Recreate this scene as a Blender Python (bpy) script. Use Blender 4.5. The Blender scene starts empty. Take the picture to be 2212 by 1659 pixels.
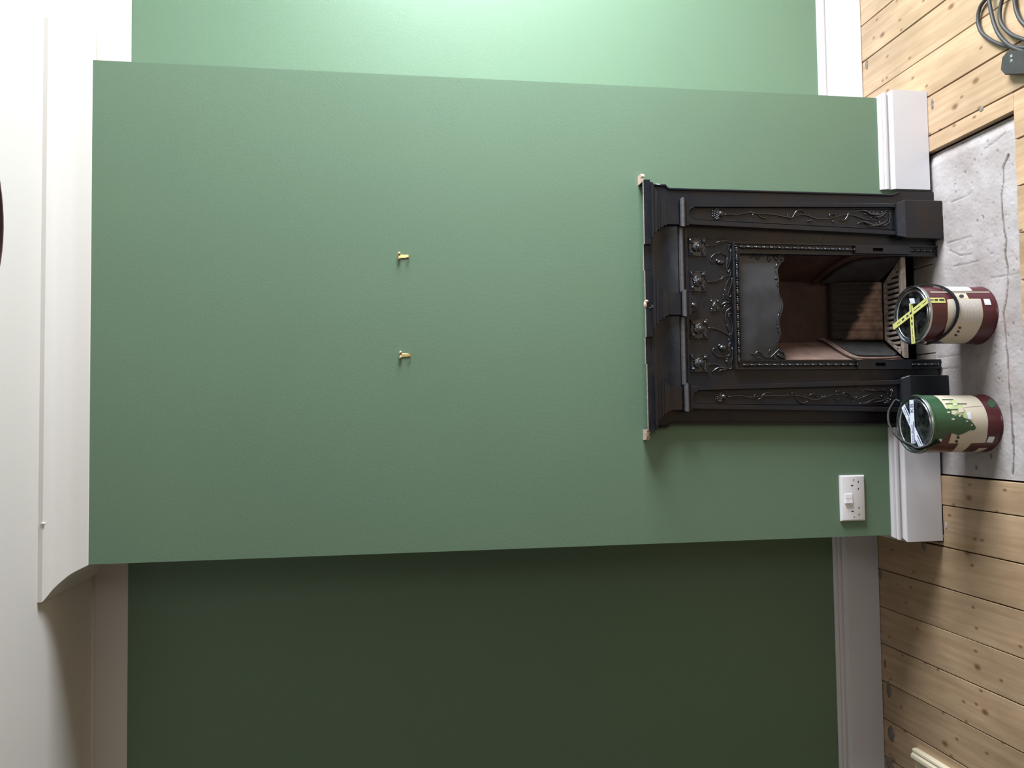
import bpy, bmesh, math, random
from mathutils import Vector, Matrix, noise
random.seed(7)
SC = bpy.context.scene
COL = SC.collection

# ------------------------------------------------------------------ camera
F_PX, PITCH, YAW, ROLL = 1806.28, -.1512, -.0447, -.0069
CAM = Vector((-.3388, -2.5499, 1.815))
fw = Vector((-math.sin(YAW)*math.cos(PITCH), math.cos(YAW)*math.cos(PITCH), math.sin(PITCH)))
rt = Vector((math.cos(YAW), math.sin(YAW), 0))
up = Vector((math.sin(YAW)*math.sin(PITCH), -math.cos(YAW)*math.sin(PITCH), math.cos(PITCH)))
cR, sR = math.cos(ROLL), math.sin(ROLL)
rt2, up2 = rt*cR + up*sR, up*cR - rt*sR
cd = bpy.data.cameras.new('camera'); cam = bpy.data.objects.new('camera', cd); COL.objects.link(cam)
cd.sensor_fit = 'HORIZONTAL'; cd.sensor_width = 36; cd.lens = 36*F_PX/2212
cd.clip_start = .05
# the phone lay on its side: image right is the room's down, image up is the room's right
M = Matrix.Identity(4)
for i, v in enumerate((-up2, rt2, -fw)):
    for j in range(3): M[j][i] = v[j]
M.translation = CAM
cam.matrix_world = M
SC.camera = cam

def ray(x, y):
    "direction of sight for a point of the photograph"
    v, u = x-1106, (1659-y)-829.5
    return fw + rt2*(u/F_PX) - up2*(v/F_PX)
def atY(x, y, Y=0.0):
    d = ray(x, y); return CAM + d*((Y-CAM.y)/d.y)
def atZ(x, y, Z=0.0):
    d = ray(x, y); return CAM + d*((Z-CAM.z)/d.z)
def atPlane(x, y, p, n):
    d = ray(x, y); return CAM + d*((p-CAM).dot(n)/d.dot(n))

# ------------------------------------------------------------------ world, daylight, exposure
W = bpy.data.worlds.new('world'); SC.world = W; W.use_nodes = True
bg = W.node_tree.nodes['Background']
bg.inputs[0].default_value = (.62, .78, 1, 1); bg.inputs[1].default_value = .3
def area(name, loc, rot, sx, sy, power, color):
    l = bpy.data.lights.new(name, 'AREA'); l.shape = 'RECTANGLE'; l.size = sx; l.size_y = sy
    l.energy = power; l.color = color
    o = bpy.data.objects.new(name, l); COL.objects.link(o); o.location = loc; o.rotation_euler = rot
    return o
R90 = math.pi/2
WIN1 = dict(X=2.15, y0=-1.3, y1=.0, z0=.92, z1=1.97)     # bay window in the right wall
WIN2 = dict(Y=-4.6, x0=.5, x1=1.8, z0=.7, z1=2.2)         # window behind the photographer
area('daylight_side_window', (2.34, (WIN1['y0']+WIN1['y1'])/2, (WIN1['z0']+WIN1['z1'])/2), (0, R90-.32, 0), 1.05, 1.3, 300, (.87, .93, 1))
area('daylight_rear_window', ((WIN2['x0']+WIN2['x1'])/2, -4.85, 1.45), (R90, 0, 0), 1.3, 1.5, 26, (1, .96, .90))
vs = SC.view_settings
SC.display_settings.display_device = 'sRGB'
vs.view_transform = 'Standard'; vs.look = 'None'; vs.gamma = 1; vs.exposure = 0.0
vs.use_curve_mapping = False
SC.cycles.max_bounces = 10; SC.cycles.diffuse_bounces = 6; SC.cycles.glossy_bounces = 4
SC.cycles.sample_clamp_indirect = 6

# ------------------------------------------------------------------ helpers
def tag(o, label=None, cat=None, group=None, kind=None):
    if label: o['label'] = label
    if cat: o['category'] = cat
    if group: o['group'] = group
    if kind: o['kind'] = kind
    return o
def empty(name, loc, label, cat, group=None):
    o = bpy.data.objects.new(name, None); COL.objects.link(o); o.location = loc
    o.empty_display_size = .05
    tag(o, label, cat, group)
    return o
def mesh_obj(name, me, mat, parent=None, smooth=False):
    o = bpy.data.objects.new(name, me); COL.objects.link(o)
    if mat is not None: me.materials.append(mat)
    if smooth: me.polygons.foreach_set('use_smooth', [True]*len(me.polygons))
    if parent is not None:
        o.parent = parent; o.matrix_parent_inverse = Matrix.Translation(-parent_world(parent))
    return o
def parent_world(p):
    v = p.location.copy()
    if p.parent is not None: v = v + p.matrix_parent_inverse.translation + parent_world(p.parent)
    return v
def obj(name, bm, mat, parent=None, smooth=False, angle=None, recalc=True):
    if recalc: bmesh.ops.recalc_face_normals(bm, faces=bm.faces)
    me = bpy.data.meshes.new(name); bm.to_mesh(me); bm.free()
    o = mesh_obj(name, me, mat, parent, smooth)
    if smooth and angle: me.set_sharp_from_angle(angle=math.radians(angle))
    return o
def box(bm, x0, x1, y0, y1, z0, z1, bev=0):
    vs_ = [bm.verts.new((x, y, z)) for x in (x0, x1) for y in (y0, y1) for z in (z0, z1)]
    fs = [bm.faces.new([vs_[i] for i in f]) for f in ((0,1,3,2),(4,6,7,5),(0,4,5,1),(2,3,7,6),(0,2,6,4),(1,5,7,3))]
    if bev:
        es = list({e for f in fs for e in f.edges})
        bmesh.ops.bevel(bm, geom=es, offset=bev, segments=2, profile=.6, affect='EDGES')
    return vs_
def prism(bm, pts, y0, y1, bev=0):
    "outline in X,Z pushed from y0 (front) to y1 (back); bev chamfers the front edge"
    n = len(pts)
    c = Vector((sum(p[0] for p in pts)/n, sum(p[1] for p in pts)/n))
    rings = []
    if bev:
        rings.append([(c.x+(p[0]-c.x)*1.0, p[1]) for p in pts])
    def ring(ps, y): return [bm.verts.new((p[0], y, p[1])) for p in ps]
    back = ring(pts, y1)
    if bev:
        mid = ring(pts, y0+bev)
        ins = []
        for i in range(n):
            a, b, d = Vector(pts[i-1]), Vector(pts[i]), Vector(pts[(i+1) % n])
            e1, e2 = (b-a), (d-b)
            if e1.length < 1e-7 or e2.length < 1e-7: ins.append(b); continue
            e1.normalize(); e2.normalize()
            n1, n2 = Vector((-e1.y, e1.x)), Vector((-e2.y, e2.x))
            m = (n1+n2); m = m/max(m.dot(n1), .3) if m.length > 1e-6 else n1
            ins.append(b+m*bev)
        area_ = sum(pts[i][0]*pts[(i+1) % n][1]-pts[(i+1) % n][0]*pts[i][1] for i in range(n))
        if area_ < 0: ins = [Vector(pts[i])*2-ins[i] for i in range(n)]
        front = ring(ins, y0)
        seq = [back, mid, front]
    else:
        seq = [back, ring(pts, y0)]
    for A, B in zip(seq, seq[1:]):
        for i in range(n):
            bm.faces.new((A[i], A[(i+1) % n], B[(i+1) % n], B[i]))
    bm.faces.new(seq[-1]); bm.faces.new(back[::-1])
def loft(bm, rings, cap=True, closed=True):
    R = [[bm.verts.new(p) for p in r] for r in rings]
    n = len(R[0])
    for A, B in zip(R, R[1:]):
        for i in range(n if closed else n-1):
            bm.faces.new((A[i], A[(i+1) % n], B[(i+1) % n], B[i]))
    if cap and closed:
        bm.faces.new(R[0][::-1]); bm.faces.new(R[-1])
def smooth_path(pts, k=4):
    "Catmull-Rom through the points"
    P = [Vector(p) for p in pts]
    if len(P) < 3: return P
    Q = [P[0]*2-P[1]]+P+[P[-1]*2-P[-2]]
    out = []
    for i in range(1, len(Q)-2):
        a, b, c, d = Q[i-1], Q[i], Q[i+1], Q[i+2]
        for j in range(k):
            t = j/k
            out.append(.5*((2*b)+(c-a)*t+(2*a-5*b+4*c-d)*t*t+(3*b-a-3*c+d)*t**3))
    out.append(P[-1])
    return out
def tube(bm, pts, r, seg=7, taper=(1, 1), flat=1.0, up_=Vector((0, -1, 0)), k=4):
    P = smooth_path(pts, k); n = len(P); rings = []
    for i, p in enumerate(P):
        t = (P[min(i+1, n-1)]-P[max(i-1, 0)])
        if t.length < 1e-9: t = Vector((0, 0, 1))
        t.normalize()
        s = t.cross(up_)
        if s.length < 1e-4: s = t.cross(Vector((1, 0, 0)))
        s.normalize(); u = s.cross(t)
        f = i/(n-1)
        rr = r*(taper[0]*(1-f)+taper[1]*f) if not callable(r) else r(f)
        rings.append([p+(s*math.cos(a)+u*math.sin(a)*flat)*rr for a in (2*math.pi*q/seg for q in range(seg))])
    loft(bm, rings)
def ball(bm, c, rx, ry=None, rz=None, seg=8, rot=None):
    ry = rx if ry is None else ry; rz = rx if rz is None else rz
    m = Matrix.Translation(c) @ (rot.to_4x4() if rot is not None else Matrix.Identity(4)) @ Matrix.Diagonal((rx, ry, rz, 1))
    bmesh.ops.create_uvsphere(bm, u_segments=seg, v_segments=max(4, seg*3//4), radius=1, matrix=m)
def lathe(bm, prof, c=(0, 0, 0), seg=48, cap=False):
    rings = [[(c[0]+r*math.cos(2*math.pi*i/seg), c[1]+r*math.sin(2*math.pi*i/seg), c[2]+z) for i in range(seg)] for r, z in prof]
    loft(bm, rings, cap=cap)
def cyl(bm, a, b, r, seg=12):
    a, b = Vector(a), Vector(b); t = (b-a).normalized()
    s = t.orthogonal().normalized(); u = t.cross(s)
    loft(bm, [[q+(s*math.cos(2*math.pi*i/seg)+u*math.sin(2*math.pi*i/seg))*r for i in range(seg)] for q in (a, b)])
def new(): return bmesh.new()

# ------------------------------------------------------------------ materials
def srgb(r, g, b):
    f = lambda c: (c/255/12.92) if c <= 10 else ((c/255+.055)/1.055)**2.4
    return (f(r), f(g), f(b), 1)
def mat(name, col, rough=.5, metal=0, spec=.5, noise_amt=0, nscale=8, bump=0, bscale=60, rvar=0, coat=0):
    m = bpy.data.materials.new(name); m.use_nodes = True
    nt = m.node_tree; N = nt.nodes; L = nt.links; b = N['Principled BSDF']
    b.inputs['Base Color'].default_value = col; b.inputs['Roughness'].default_value = rough
    b.inputs['Metallic'].default_value = metal; b.inputs['Specular IOR Level'].default_value = spec
    b.inputs['Coat Weight'].default_value = coat
    tc = N.new('ShaderNodeTexCoord')
    if noise_amt:
        t = N.new('ShaderNodeTexNoise'); t.inputs['Scale'].default_value = nscale; t.inputs['Detail'].default_value = 5
        L.new(tc.outputs['Object'], t.inputs['Vector'])
        mx = N.new('ShaderNodeMix'); mx.data_type = 'RGBA'; mx.blend_type = 'MULTIPLY'
        cr = N.new('ShaderNodeValToRGB'); cr.color_ramp.elements[0].position = .3; cr.color_ramp.elements[1].position = .7
        v = 1-noise_amt; cr.color_ramp.elements[0].color = (v, v, v, 1); cr.color_ramp.elements[1].color = (1, 1, 1, 1)
        L.new(t.outputs['Fac'], cr.inputs[0]); mx.inputs[0].default_value = 1
        mx.inputs[6].default_value = col; L.new(cr.outputs[0], mx.inputs[7]); L.new(mx.outputs[2], b.inputs['Base Color'])
    if rvar:
        t = N.new('ShaderNodeTexNoise'); t.inputs['Scale'].default_value = nscale*2; t.inputs['Detail'].default_value = 4
        L.new(tc.outputs['Object'], t.inputs['Vector'])
        mr = N.new('ShaderNodeMapRange'); mr.inputs[1].default_value = .3; mr.inputs[2].default_value = .7
        mr.inputs[3].default_value = rough-rvar; mr.inputs[4].default_value = rough+rvar
        L.new(t.outputs['Fac'], mr.inputs[0]); L.new(mr.outputs[0], b.inputs['Roughness'])
    if bump:
        t = N.new('ShaderNodeTexNoise'); t.inputs['Scale'].default_value = bscale; t.inputs['Detail'].default_value = 4
        L.new(tc.outputs['Object'], t.inputs['Vector'])
        bp = N.new('ShaderNodeBump'); bp.inputs['Strength'].default_value = 1; bp.inputs['Distance'].default_value = bump
        L.new(t.outputs['Fac'], bp.inputs['Height']); L.new(bp.outputs[0], b.inputs['Normal'])
    return m
M_GREEN = mat('green_wall_paint', (.140, .216, .144, 1), .40, spec=.2, noise_amt=.04, nscale=2.5, bump=.0003, bscale=120)
M_CEIL = mat('ceiling_white', (.65, .62, .58, 1), .85, spec=.2)
M_GLOSS = mat('skirting_gloss_white', (.64, .62, .645, 1), .25, spec=.5, bump=.0003, bscale=30)
M_IRON = None
M_FAR = mat('unseen_wall_warm_grey', (.10, .09, .08, 1), .8)
M_WHITE_PL = mat('white_plastic', (.80, .77, .79, 1), .3)
M_DARK = mat('dark_painted_shade', (.012, .010, .010, 1), .9, spec=.1)  # near-black colour stands in for the shade inside hollows
M_BRASS = mat('brass', (.70, .55, .26, 1), .28, metal=1)
M_STEEL = mat('tin_plate', (.55, .59, .61, 1), .24, metal=1, rvar=.06, nscale=20)
M_LIDP = mat('smudged_tin_lid', (.30, .33, .36, 1), .30, metal=1, noise_amt=.5, nscale=30, rvar=.12)
M_PLASTER = mat('bare_plaster_pink', (.62, .45, .36, 1), .9, noise_amt=.25, nscale=60)
M_RUST = mat('rusty_iron', (.30, .235, .195, 1), .7, metal=.0, noise_amt=.45, nscale=40, bump=.0015, bscale=120)
M_SOOT = mat('sooty_iron', (.065, .028, .017, 1), .75, noise_amt=.5, nscale=14, bump=.001, bscale=90)
M_SLATE = mat('sooty_fire_clay_dark', (.050, .045, .044, 1), .7, noise_amt=.5, nscale=25, bump=.001, bscale=70)
M_BLACKPL = mat('black_plastic', (.010, .010, .012, 1), .6, spec=.25)
M_MAROON = mat('maroon_can_paint', (.075, .013, .018, 1), .28, noise_amt=.15, nscale=12, coat=.2)
M_CREAM = mat('cream_label', (.60, .53, .42, 1), .45, noise_amt=.08, nscale=14)
M_LABELWHITE = mat('white_sticker', (.72, .73, .76, 1), .4)
M_INK = mat('dark_print', (.03, .03, .035, 1), .5)
M_GREYLINE = mat('olive_grey_seam', (.25, .22, .17, 1), .4)
M_YELLOW = mat('yellow_tape', (.52, .51, .17, 1), .5)
M_WTAPE = mat('white_tape', (.70, .74, .82, 1), .45)
M_NAVY = mat('navy_print', (.015, .025, .11, 1), .5)
M_DRIP = mat('wet_green_paint', (.030, .085, .040, 1), .32, bump=.0008, bscale=60)
M_PAINTPIC = mat('pale_green_print', (.50, .58, .30, 1), .45, noise_amt=.4, nscale=50)
M_SUBFLOOR = mat('dark_gap', (.03, .018, .012, 1), .95, spec=.1)
M_RUBBER = mat('dusty_black_rubber', (.040, .038, .036, 1), .55, noise_amt=.3, nscale=50)
M_TRIM = mat('cream_primed_moulding', (.80, .70, .52, 1), .4)
M_SHADE = mat('mauve_brown_shade', (.12, .055, .05, 1), .8, noise_amt=.3, nscale=30)

def iron_mat(name, r0, r1, spec, brown):
    m = mat(name, (.008, .0105, .016, 1), .3, spec=spec)
    nt = m.node_tree; N = nt.nodes; L = nt.links; b = N['Principled BSDF']
    tc = N.new('ShaderNodeTexCoord')
    t = N.new('ShaderNodeTexNoise'); t.inputs['Scale'].default_value = 4.5; t.inputs['Detail'].default_value = 6; t.inputs['Roughness'].default_value = .65
    L.new(tc.outputs['Object'], t.inputs['Vector'])
    cr = N.new('ShaderNodeValToRGB'); e = cr.color_ramp.elements
    e[0].position = .48; e[0].color = (.008, .0105, .016, 1); e[1].position = .70; e[1].color = brown
    L.new(t.outputs['Fac'], cr.inputs[0]); L.new(cr.outputs[0], b.inputs['Base Color'])
    t2 = N.new('ShaderNodeTexNoise'); t2.inputs['Scale'].default_value = 18; t2.inputs['Detail'].default_value = 5
    L.new(tc.outputs['Object'], t2.inputs['Vector'])
    mr = N.new('ShaderNodeMapRange'); mr.inputs[1].default_value = .3; mr.inputs[2].default_value = .7; mr.inputs[3].default_value = r0; mr.inputs[4].default_value = r1
    L.new(t2.outputs['Fac'], mr.inputs[0]); L.new(mr.outputs[0], b.inputs['Roughness'])
    t3 = N.new('ShaderNodeTexNoise'); t3.inputs['Scale'].default_value = 170; t3.inputs['Detail'].default_value = 3
    L.new(tc.outputs['Object'], t3.inputs['Vector'])
    bp = N.new('ShaderNodeBump'); bp.inputs['Distance'].default_value = .0004; bp.inputs['Strength'].default_value = .7
    L.new(t3.outputs['Fac'], bp.inputs['Height']); L.new(bp.outputs[0], b.inputs['Normal'])
    return m
M_IRON = iron_mat('black_leaded_cast_iron', .24, .42, .42, (.022, .013, .008, 1))
M_HOOD = mat('graphite_hood_painted_sheen', (.045, .051, .062, 1), .34, spec=.6, noise_amt=.75, nscale=9, rvar=.08)  # lighter mottled blue-grey paints in the window sheen on the bulge
M_RELIEF = iron_mat('polished_cast_relief', .16, .28, 1.0, (.010, .008, .007, 1))
M_RAILSHEEN = mat('iron_painted_sheen', (.16, .16, .17, 1), .45, metal=.6, noise_amt=.3, nscale=80)  # lighter iron, paints in light reflected by the rail's upward slope

def wood_mat():
    m = bpy.data.materials.new('varnished_pine'); m.use_nodes = True
    nt = m.node_tree; N = nt.nodes; L = nt.links; b = N['Principled BSDF']
    tc = N.new('ShaderNodeTexCoord'); oi = N.new('ShaderNodeObjectInfo')
    off = N.new('ShaderNodeVectorMath'); off.operation = 'ADD'
    sc = N.new('ShaderNodeVectorMath'); sc.operation = 'SCALE'; sc.inputs['Scale'].default_value = 37
    cmb = N.new('ShaderNodeCombineXYZ')
    L.new(oi.outputs['Random'], cmb.inputs[0]); L.new(oi.outputs['Random'], cmb.inputs[1]); L.new(cmb.outputs[0], sc.inputs[0])
    L.new(tc.outputs['Object'], off.inputs[0]); L.new(sc.outputs[0], off.inputs[1])
    def mapped(sx, sy, sz):
        mp = N.new('ShaderNodeMapping'); mp.inputs['Scale'].default_value = (sx, sy, sz); L.new(off.outputs[0], mp.inputs[0]); return mp.outputs[0]
    g = N.new('ShaderNodeTexNoise'); g.inputs['Scale'].default_value = 1; g.inputs['Detail'].default_value = 6; g.inputs['Distortion'].default_value = .6
    L.new(mapped(55, 3.0, 1), g.inputs['Vector'])
    g2 = N.new('ShaderNodeTexNoise'); g2.inputs['Scale'].default_value = 1; g2.inputs['Detail'].default_value = 4
    L.new(mapped(9, 4, 1), g2.inputs['Vector'])
    cr = N.new('ShaderNodeValToRGB'); e = cr.color_ramp.elements
    e[0].position = .28; e[0].color = (.42, .275, .160, 1); e[1].position = .72; e[1].color = (.55, .390, .245, 1)
    L.new(g.outputs['Fac'], cr.inputs[0])
    cr2 = N.new('ShaderNodeValToRGB'); e = cr2.color_ramp.elements
    e[0].position = .3; e[0].color = (.76, .75, .74, 1); e[1].position = .65; e[1].color = (1.0, .99, 1.0, 1)
    L.new(g2.outputs['Fac'], cr2.inputs[0])
    mx = N.new('ShaderNodeMix'); mx.data_type = 'RGBA'; mx.blend_type = 'MULTIPLY'; mx.inputs[0].default_value = 1
    L.new(cr.outputs[0], mx.inputs[6]); L.new(cr2.outputs[0], mx.inputs[7])
    # per board tone
    mr = N.new('ShaderNodeMapRange'); mr.inputs[3].default_value = .88; mr.inputs[4].default_value = 1.06
    L.new(oi.outputs['Random'], mr.inputs[0])
    mx1 = N.new('ShaderNodeMix'); mx1.data_type = 'RGBA'; mx1.blend_type = 'MULTIPLY'; mx1.inputs[0].default_value = 1
    L.new(mx.outputs[2], mx1.inputs[6]); L.new(mr.outputs[0], mx1.inputs[7])
    # knots, larger and small
    last = mx1.outputs[2]
    for s, thr, sy, colr, prob in ((6.0, .075, .62, (.15, .06, .03, 1), .55), (17, .11, .55, (.17, .08, .04, 1), .62)):
        v = N.new('ShaderNodeTexVoronoi'); v.inputs['Scale'].default_value = s; v.feature = 'F1'; v.voronoi_dimensions = '2D'
        L.new(mapped(1, sy, 1), v.inputs['Vector'])
        # only some cells carry a knot
        lt = N.new('ShaderNodeMath'); lt.operation = 'GREATER_THAN'; lt.inputs[1].default_value = prob
        sx = N.new('ShaderNodeSeparateColor'); L.new(v.outputs['Color'], sx.inputs[0]); L.new(sx.outputs[0], lt.inputs[0])
        m2 = N.new('ShaderNodeMapRange'); m2.inputs[1].default_value = thr; m2.inputs[2].default_value = thr*.35; m2.inputs[3].default_value = 0; m2.inputs[4].default_value = .85
        L.new(v.outputs['Distance'], m2.inputs[0])
        mu = N.new('ShaderNodeMath'); mu.operation = 'MULTIPLY'; L.new(m2.outputs[0], mu.inputs[0]); L.new(lt.outputs[0], mu.inputs[1])
        q = N.new('ShaderNodeMix'); q.data_type = 'RGBA'; q.inputs[7].default_value = colr
        L.new(mu.outputs[0], q.inputs[0]); L.new(last, q.inputs[6]); last = q.outputs[2]
    L.new(last, b.inputs['Base Color'])
    mrr = N.new('ShaderNodeMapRange'); mrr.inputs[3].default_value = .30; mrr.inputs[4].default_value = .46
    L.new(g2.outputs['Fac'], mrr.inputs[0]); L.new(mrr.outputs[0], b.inputs['Roughness'])
    bp = N.new('ShaderNodeBump'); bp.inputs['Distance'].default_value = .0006; bp.inputs['Strength'].default_value = .6
    L.new(g.outputs['Fac'], bp.inputs['Height']); L.new(bp.outputs[0], b.inputs['Normal'])
    return m
M_WOOD = wood_mat()

def hearth_mat():
    m = mat('worn_concrete_hearth', (.50, .435, .40, 1), .8, bump=.0009, bscale=110)
    nt = m.node_tree; N = nt.nodes; L = nt.links; b = N['Principled BSDF']
    tc = N.new('ShaderNodeTexCoord')
    t = N.new('ShaderNodeTexNoise'); t.inputs['Scale'].default_value = 7; t.inputs['Detail'].default_value = 7
    L.new(tc.outputs['Object'], t.inputs['Vector'])
    cr = N.new('ShaderNodeValToRGB'); e = cr.color_ramp.elements
    e[0].position = .3; e[0].color = (.29, .245, .23, 1); e[1].position = .68; e[1].color = (.43, .395, .39, 1)
    L.new(t.outputs['Fac'], cr.inputs[0])
    # dirt in the pits and in the crack (painted on the mesh as wear)
    at = N.new('ShaderNodeAttribute'); at.attribute_name = 'dirt'
    q = N.new('ShaderNodeMix'); q.data_type = 'RGBA'; q.inputs[7].default_value = (.10, .065, .05, 1)
    L.new(at.outputs['Fac'], q.inputs[0]); L.new(cr.outputs[0], q.inputs[6]); L.new(q.outputs[2], b.inputs['Base Color'])
    return m
M_HEARTH = hearth_mat()

def brick_mat():
    "fire brick: tan clay with soot climbing over the upper right"
    m = mat('sooty_fire_brick', (.30, .20, .14, 1), .85, bump=.002, bscale=120)
    nt = m.node_tree; N = nt.nodes; L = nt.links; b = N['Principled BSDF']
    tc = N.new('ShaderNodeTexCoord'); sp = N.new('ShaderNodeSeparateXYZ'); L.new(tc.outputs['Object'], sp.inputs[0])
    t = N.new('ShaderNodeTexNoise'); t.inputs['Scale'].default_value = 30; t.inputs['Detail'].default_value = 5
    L.new(tc.outputs['Object'], t.inputs['Vector'])
    a = N.new('ShaderNodeMath'); a.operation = 'MULTIPLY_ADD'; a.inputs[1].default_value = .55; L.new(sp.outputs[0], a.inputs[0]); L.new(sp.outputs[2], a.inputs[2])
    c = N.new('ShaderNodeMath'); c.operation = 'MULTIPLY_ADD'; c.inputs[1].default_value = .05; L.new(t.outputs['Fac'], c.inputs[0]); L.new(a.outputs[0], c.inputs[2])
    mr = N.new('ShaderNodeMapRange'); mr.inputs[1].default_value = .205; mr.inputs[2].default_value = .228
    L.new(c.outputs[0], mr.inputs[0])
    cr = N.new('ShaderNodeValToRGB'); e = cr.color_ramp.elements
    e[0].position = .3; e[0].color = (.20, .12, .085, 1); e[1].position = .7; e[1].color = (.46, .31, .23, 1)
    L.new(t.outputs['Fac'], cr.inputs[0])
    q = N.new('ShaderNodeMix'); q.data_type = 'RGBA'; q.inputs[7].default_value = (.022, .016, .012, 1)
    L.new(mr.outputs[0], q.inputs[0]); L.new(cr.outputs[0], q.inputs[6]); L.new(q.outputs[2], b.inputs['Base Color'])
    return m
M_FBRICK = brick_mat()

def label_mat():
    "cream paper with rows of fine print"
    m = mat('printed_cream_label', (.66, .58, .45, 1), .45)
    nt = m.node_tree; N = nt.nodes; L = nt.links; b = N['Principled BSDF']
    tc = N.new('ShaderNodeTexCoord'); sp = N.new('ShaderNodeSeparateXYZ'); L.new(tc.outputs['UV'], sp.inputs[0])
    w = N.new('ShaderNodeMath'); w.operation = 'SINE'; k = N.new('ShaderNodeMath'); k.operation = 'MULTIPLY'; k.inputs[1].default_value = 150
    L.new(sp.outputs[1], k.inputs[0]); L.new(k.outputs[0], w.inputs[0])
    gt = N.new('ShaderNodeMath'); gt.operation = 'GREATER_THAN'; gt.inputs[1].default_value = .1; L.new(w.outputs[0], gt.inputs[0])
    mp = N.new('ShaderNodeMapping'); mp.inputs['Scale'].default_value = (60, 24, 1); L.new(tc.outputs['UV'], mp.inputs[0])
    t = N.new('ShaderNodeTexNoise'); t.inputs['Scale'].default_value = 3; t.inputs['Detail'].default_value = 2; L.new(mp.outputs[0], t.inputs['Vector'])
    g2 = N.new('ShaderNodeMath'); g2.operation = 'GREATER_THAN'; g2.inputs[1].default_value = .45; L.new(t.outputs['Fac'], g2.inputs[0])
    mu = N.new('ShaderNodeMath'); mu.operation = 'MULTIPLY'; L.new(gt.outputs[0], mu.inputs[0]); L.new(g2.outputs[0], mu.inputs[1])
    m3 = N.new('ShaderNodeMath'); m3.operation = 'MULTIPLY'; m3.inputs[1].default_value = .55; L.new(mu.outputs[0], m3.inputs[0])
    q = N.new('ShaderNodeMix'); q.data_type = 'RGBA'; q.inputs[6].default_value = (.62, .59, .55, 1); q.inputs[7].default_value = (.22, .18, .15, 1)
    L.new(m3.outputs[0], q.inputs[0]); L.new(q.outputs[2], b.inputs['Base Color'])
    return m
M_PRINT = label_mat()

# ------------------------------------------------------------------ the room
HW, D, ZT, ZC = .73, .374, 2.65, 2.760      # breast half width, recess depth, green top, ceiling
XL, XR, YF = -3.2, 2.15, -4.6
HZ = -.012                                  # hearth level
def quad(bm, *p): bm.faces.new([bm.verts.new(q) for q in p])
def slab(name, x0, x1, y0, y1, z0, z1, m, parent=None, **kw):
    bm = new(); box(bm, x0, x1, y0, y1, z0, z1); o = obj(name, bm, m, parent); tag(o, **kw); return o
# ceiling
slab('ceiling', XL-.1, XR+.1, YF-.1, D+.1, ZC, ZC+.1, M_CEIL, kind='structure')
# recess back wall: green below, white above the picture line
wb = slab('wall_back', XL, XR, D, D+.1, -.02, ZT, M_GREEN, kind='structure')
slab('wall_back_top', XL, XR, D+.001, D+.1, ZT, ZC, M_CEIL, kind='structure')
# bead of filler where recess wall meets ceiling
bm = new()
for x0, x1 in ((XL, -HW), (HW, XR)):
    tube(bm, [(x0, D-.001, ZC-.001), ((x0+x1)/2, D-.001, ZC-.001), (x1, D-.001, ZC-.001)], .008, seg=8, k=2)
obj('trim_2', bm, M_CEIL, smooth=True)['kind'] = 'structure'
# left, front and right walls
slab('wall_left', XL-.1, XL, YF, D, -.02, ZC, M_FAR, kind='structure')
def holed_wall(name, axis, pos, thick, a0, a1, hole, m):
    h0, h1, z0, z1 = hole; bm = new()
    for (p0, p1, q0, q1) in ((a0, h0, -.02, ZC), (h1, a1, -.02, ZC), (h0, h1, -.02, z0), (h0, h1, z1, ZC)):
        if axis == 'x': box(bm, pos, pos+thick, p0, p1, q0, q1)
        else: box(bm, p0, p1, pos, pos+thick, q0, q1)
    o = obj(name, bm, m); o['kind'] = 'structure'
holed_wall('wall_right', 'x', XR, .2, YF, D, (WIN1['y0'], WIN1['y1'], WIN1['z0'], WIN1['z1']), M_GREEN)
holed_wall('wall_front', 'y', YF-.2, .2, XL, XR, (WIN2['x0'], WIN2['x1'], WIN2['z0'], WIN2['z1']), M_FAR)
# sash windows: casing, sill, meeting rail, glass
M_GLASS = bpy.data.materials.new('window_glass'); M_GLASS.use_nodes = True
gn = M_GLASS.node_tree.nodes; gn.remove(gn['Principled BSDF'])
gt_, gg_, gm_ = gn.new('ShaderNodeBsdfTransparent'), gn.new('ShaderNodeBsdfGlossy'), gn.new('ShaderNodeMixShader')
gg_.inputs['Roughness'].default_value = .02; gm_.inputs[0].default_value = .06
M_GLASS.node_tree.links.new(gt_.outputs[0], gm_.inputs[1]); M_GLASS.node_tree.links.new(gg_.outputs[0], gm_.inputs[2])
M_GLASS.node_tree.links.new(gm_.outputs[0], gn['Material Output'].inputs[0])
def sash(name, axis, pos, a0, a1, z0, z1, depth):
    def bx(bm, p0, p1, d0, d1, q0, q1):
        if axis == 'x': box(bm, pos+d0, pos+d1, p0, p1, q0, q1)
        else: box(bm, p0, p1, pos+d0, pos+d1, q0, q1)
    s = 1 if depth > 0 else -1
    bm = new(); f = .05
    d0, d1 = sorted((s*.04, s*.10))
    bx(bm, a0, a0+f, d0, d1, z0, z1); bx(bm, a1-f, a1, d0, d1, z0, z1)
    bx(bm, a0+f, a1-f, d0, d1, z0, z0+f); bx(bm, a0+f, a1-f, d0, d1, z1-f, z1)
    o = obj(name, bm, M_GLOSS); o['kind'] = 'structure'
    bm = new(); zm = (z0+z1)/2; bx(bm, a0+f, a1-f, d0, d1, zm-.02, zm+.02); obj('meeting_rail', bm, M_GLOSS, o)
    bm = new(); bx(bm, a0-.03, a1+.03, *sorted((-s*.03, s*.04)), z0-.03, z0); obj('window_sill', bm, M_GLOSS, o)
    for q0, q1 in ((z0+f, zm-.02), (zm+.02, z1-f)):
        bm = new(); bx(bm, a0+f, a1-f, *sorted((s*.065, s*.069)), q0, q1); obj('pane', bm, M_GLASS, o)
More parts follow.
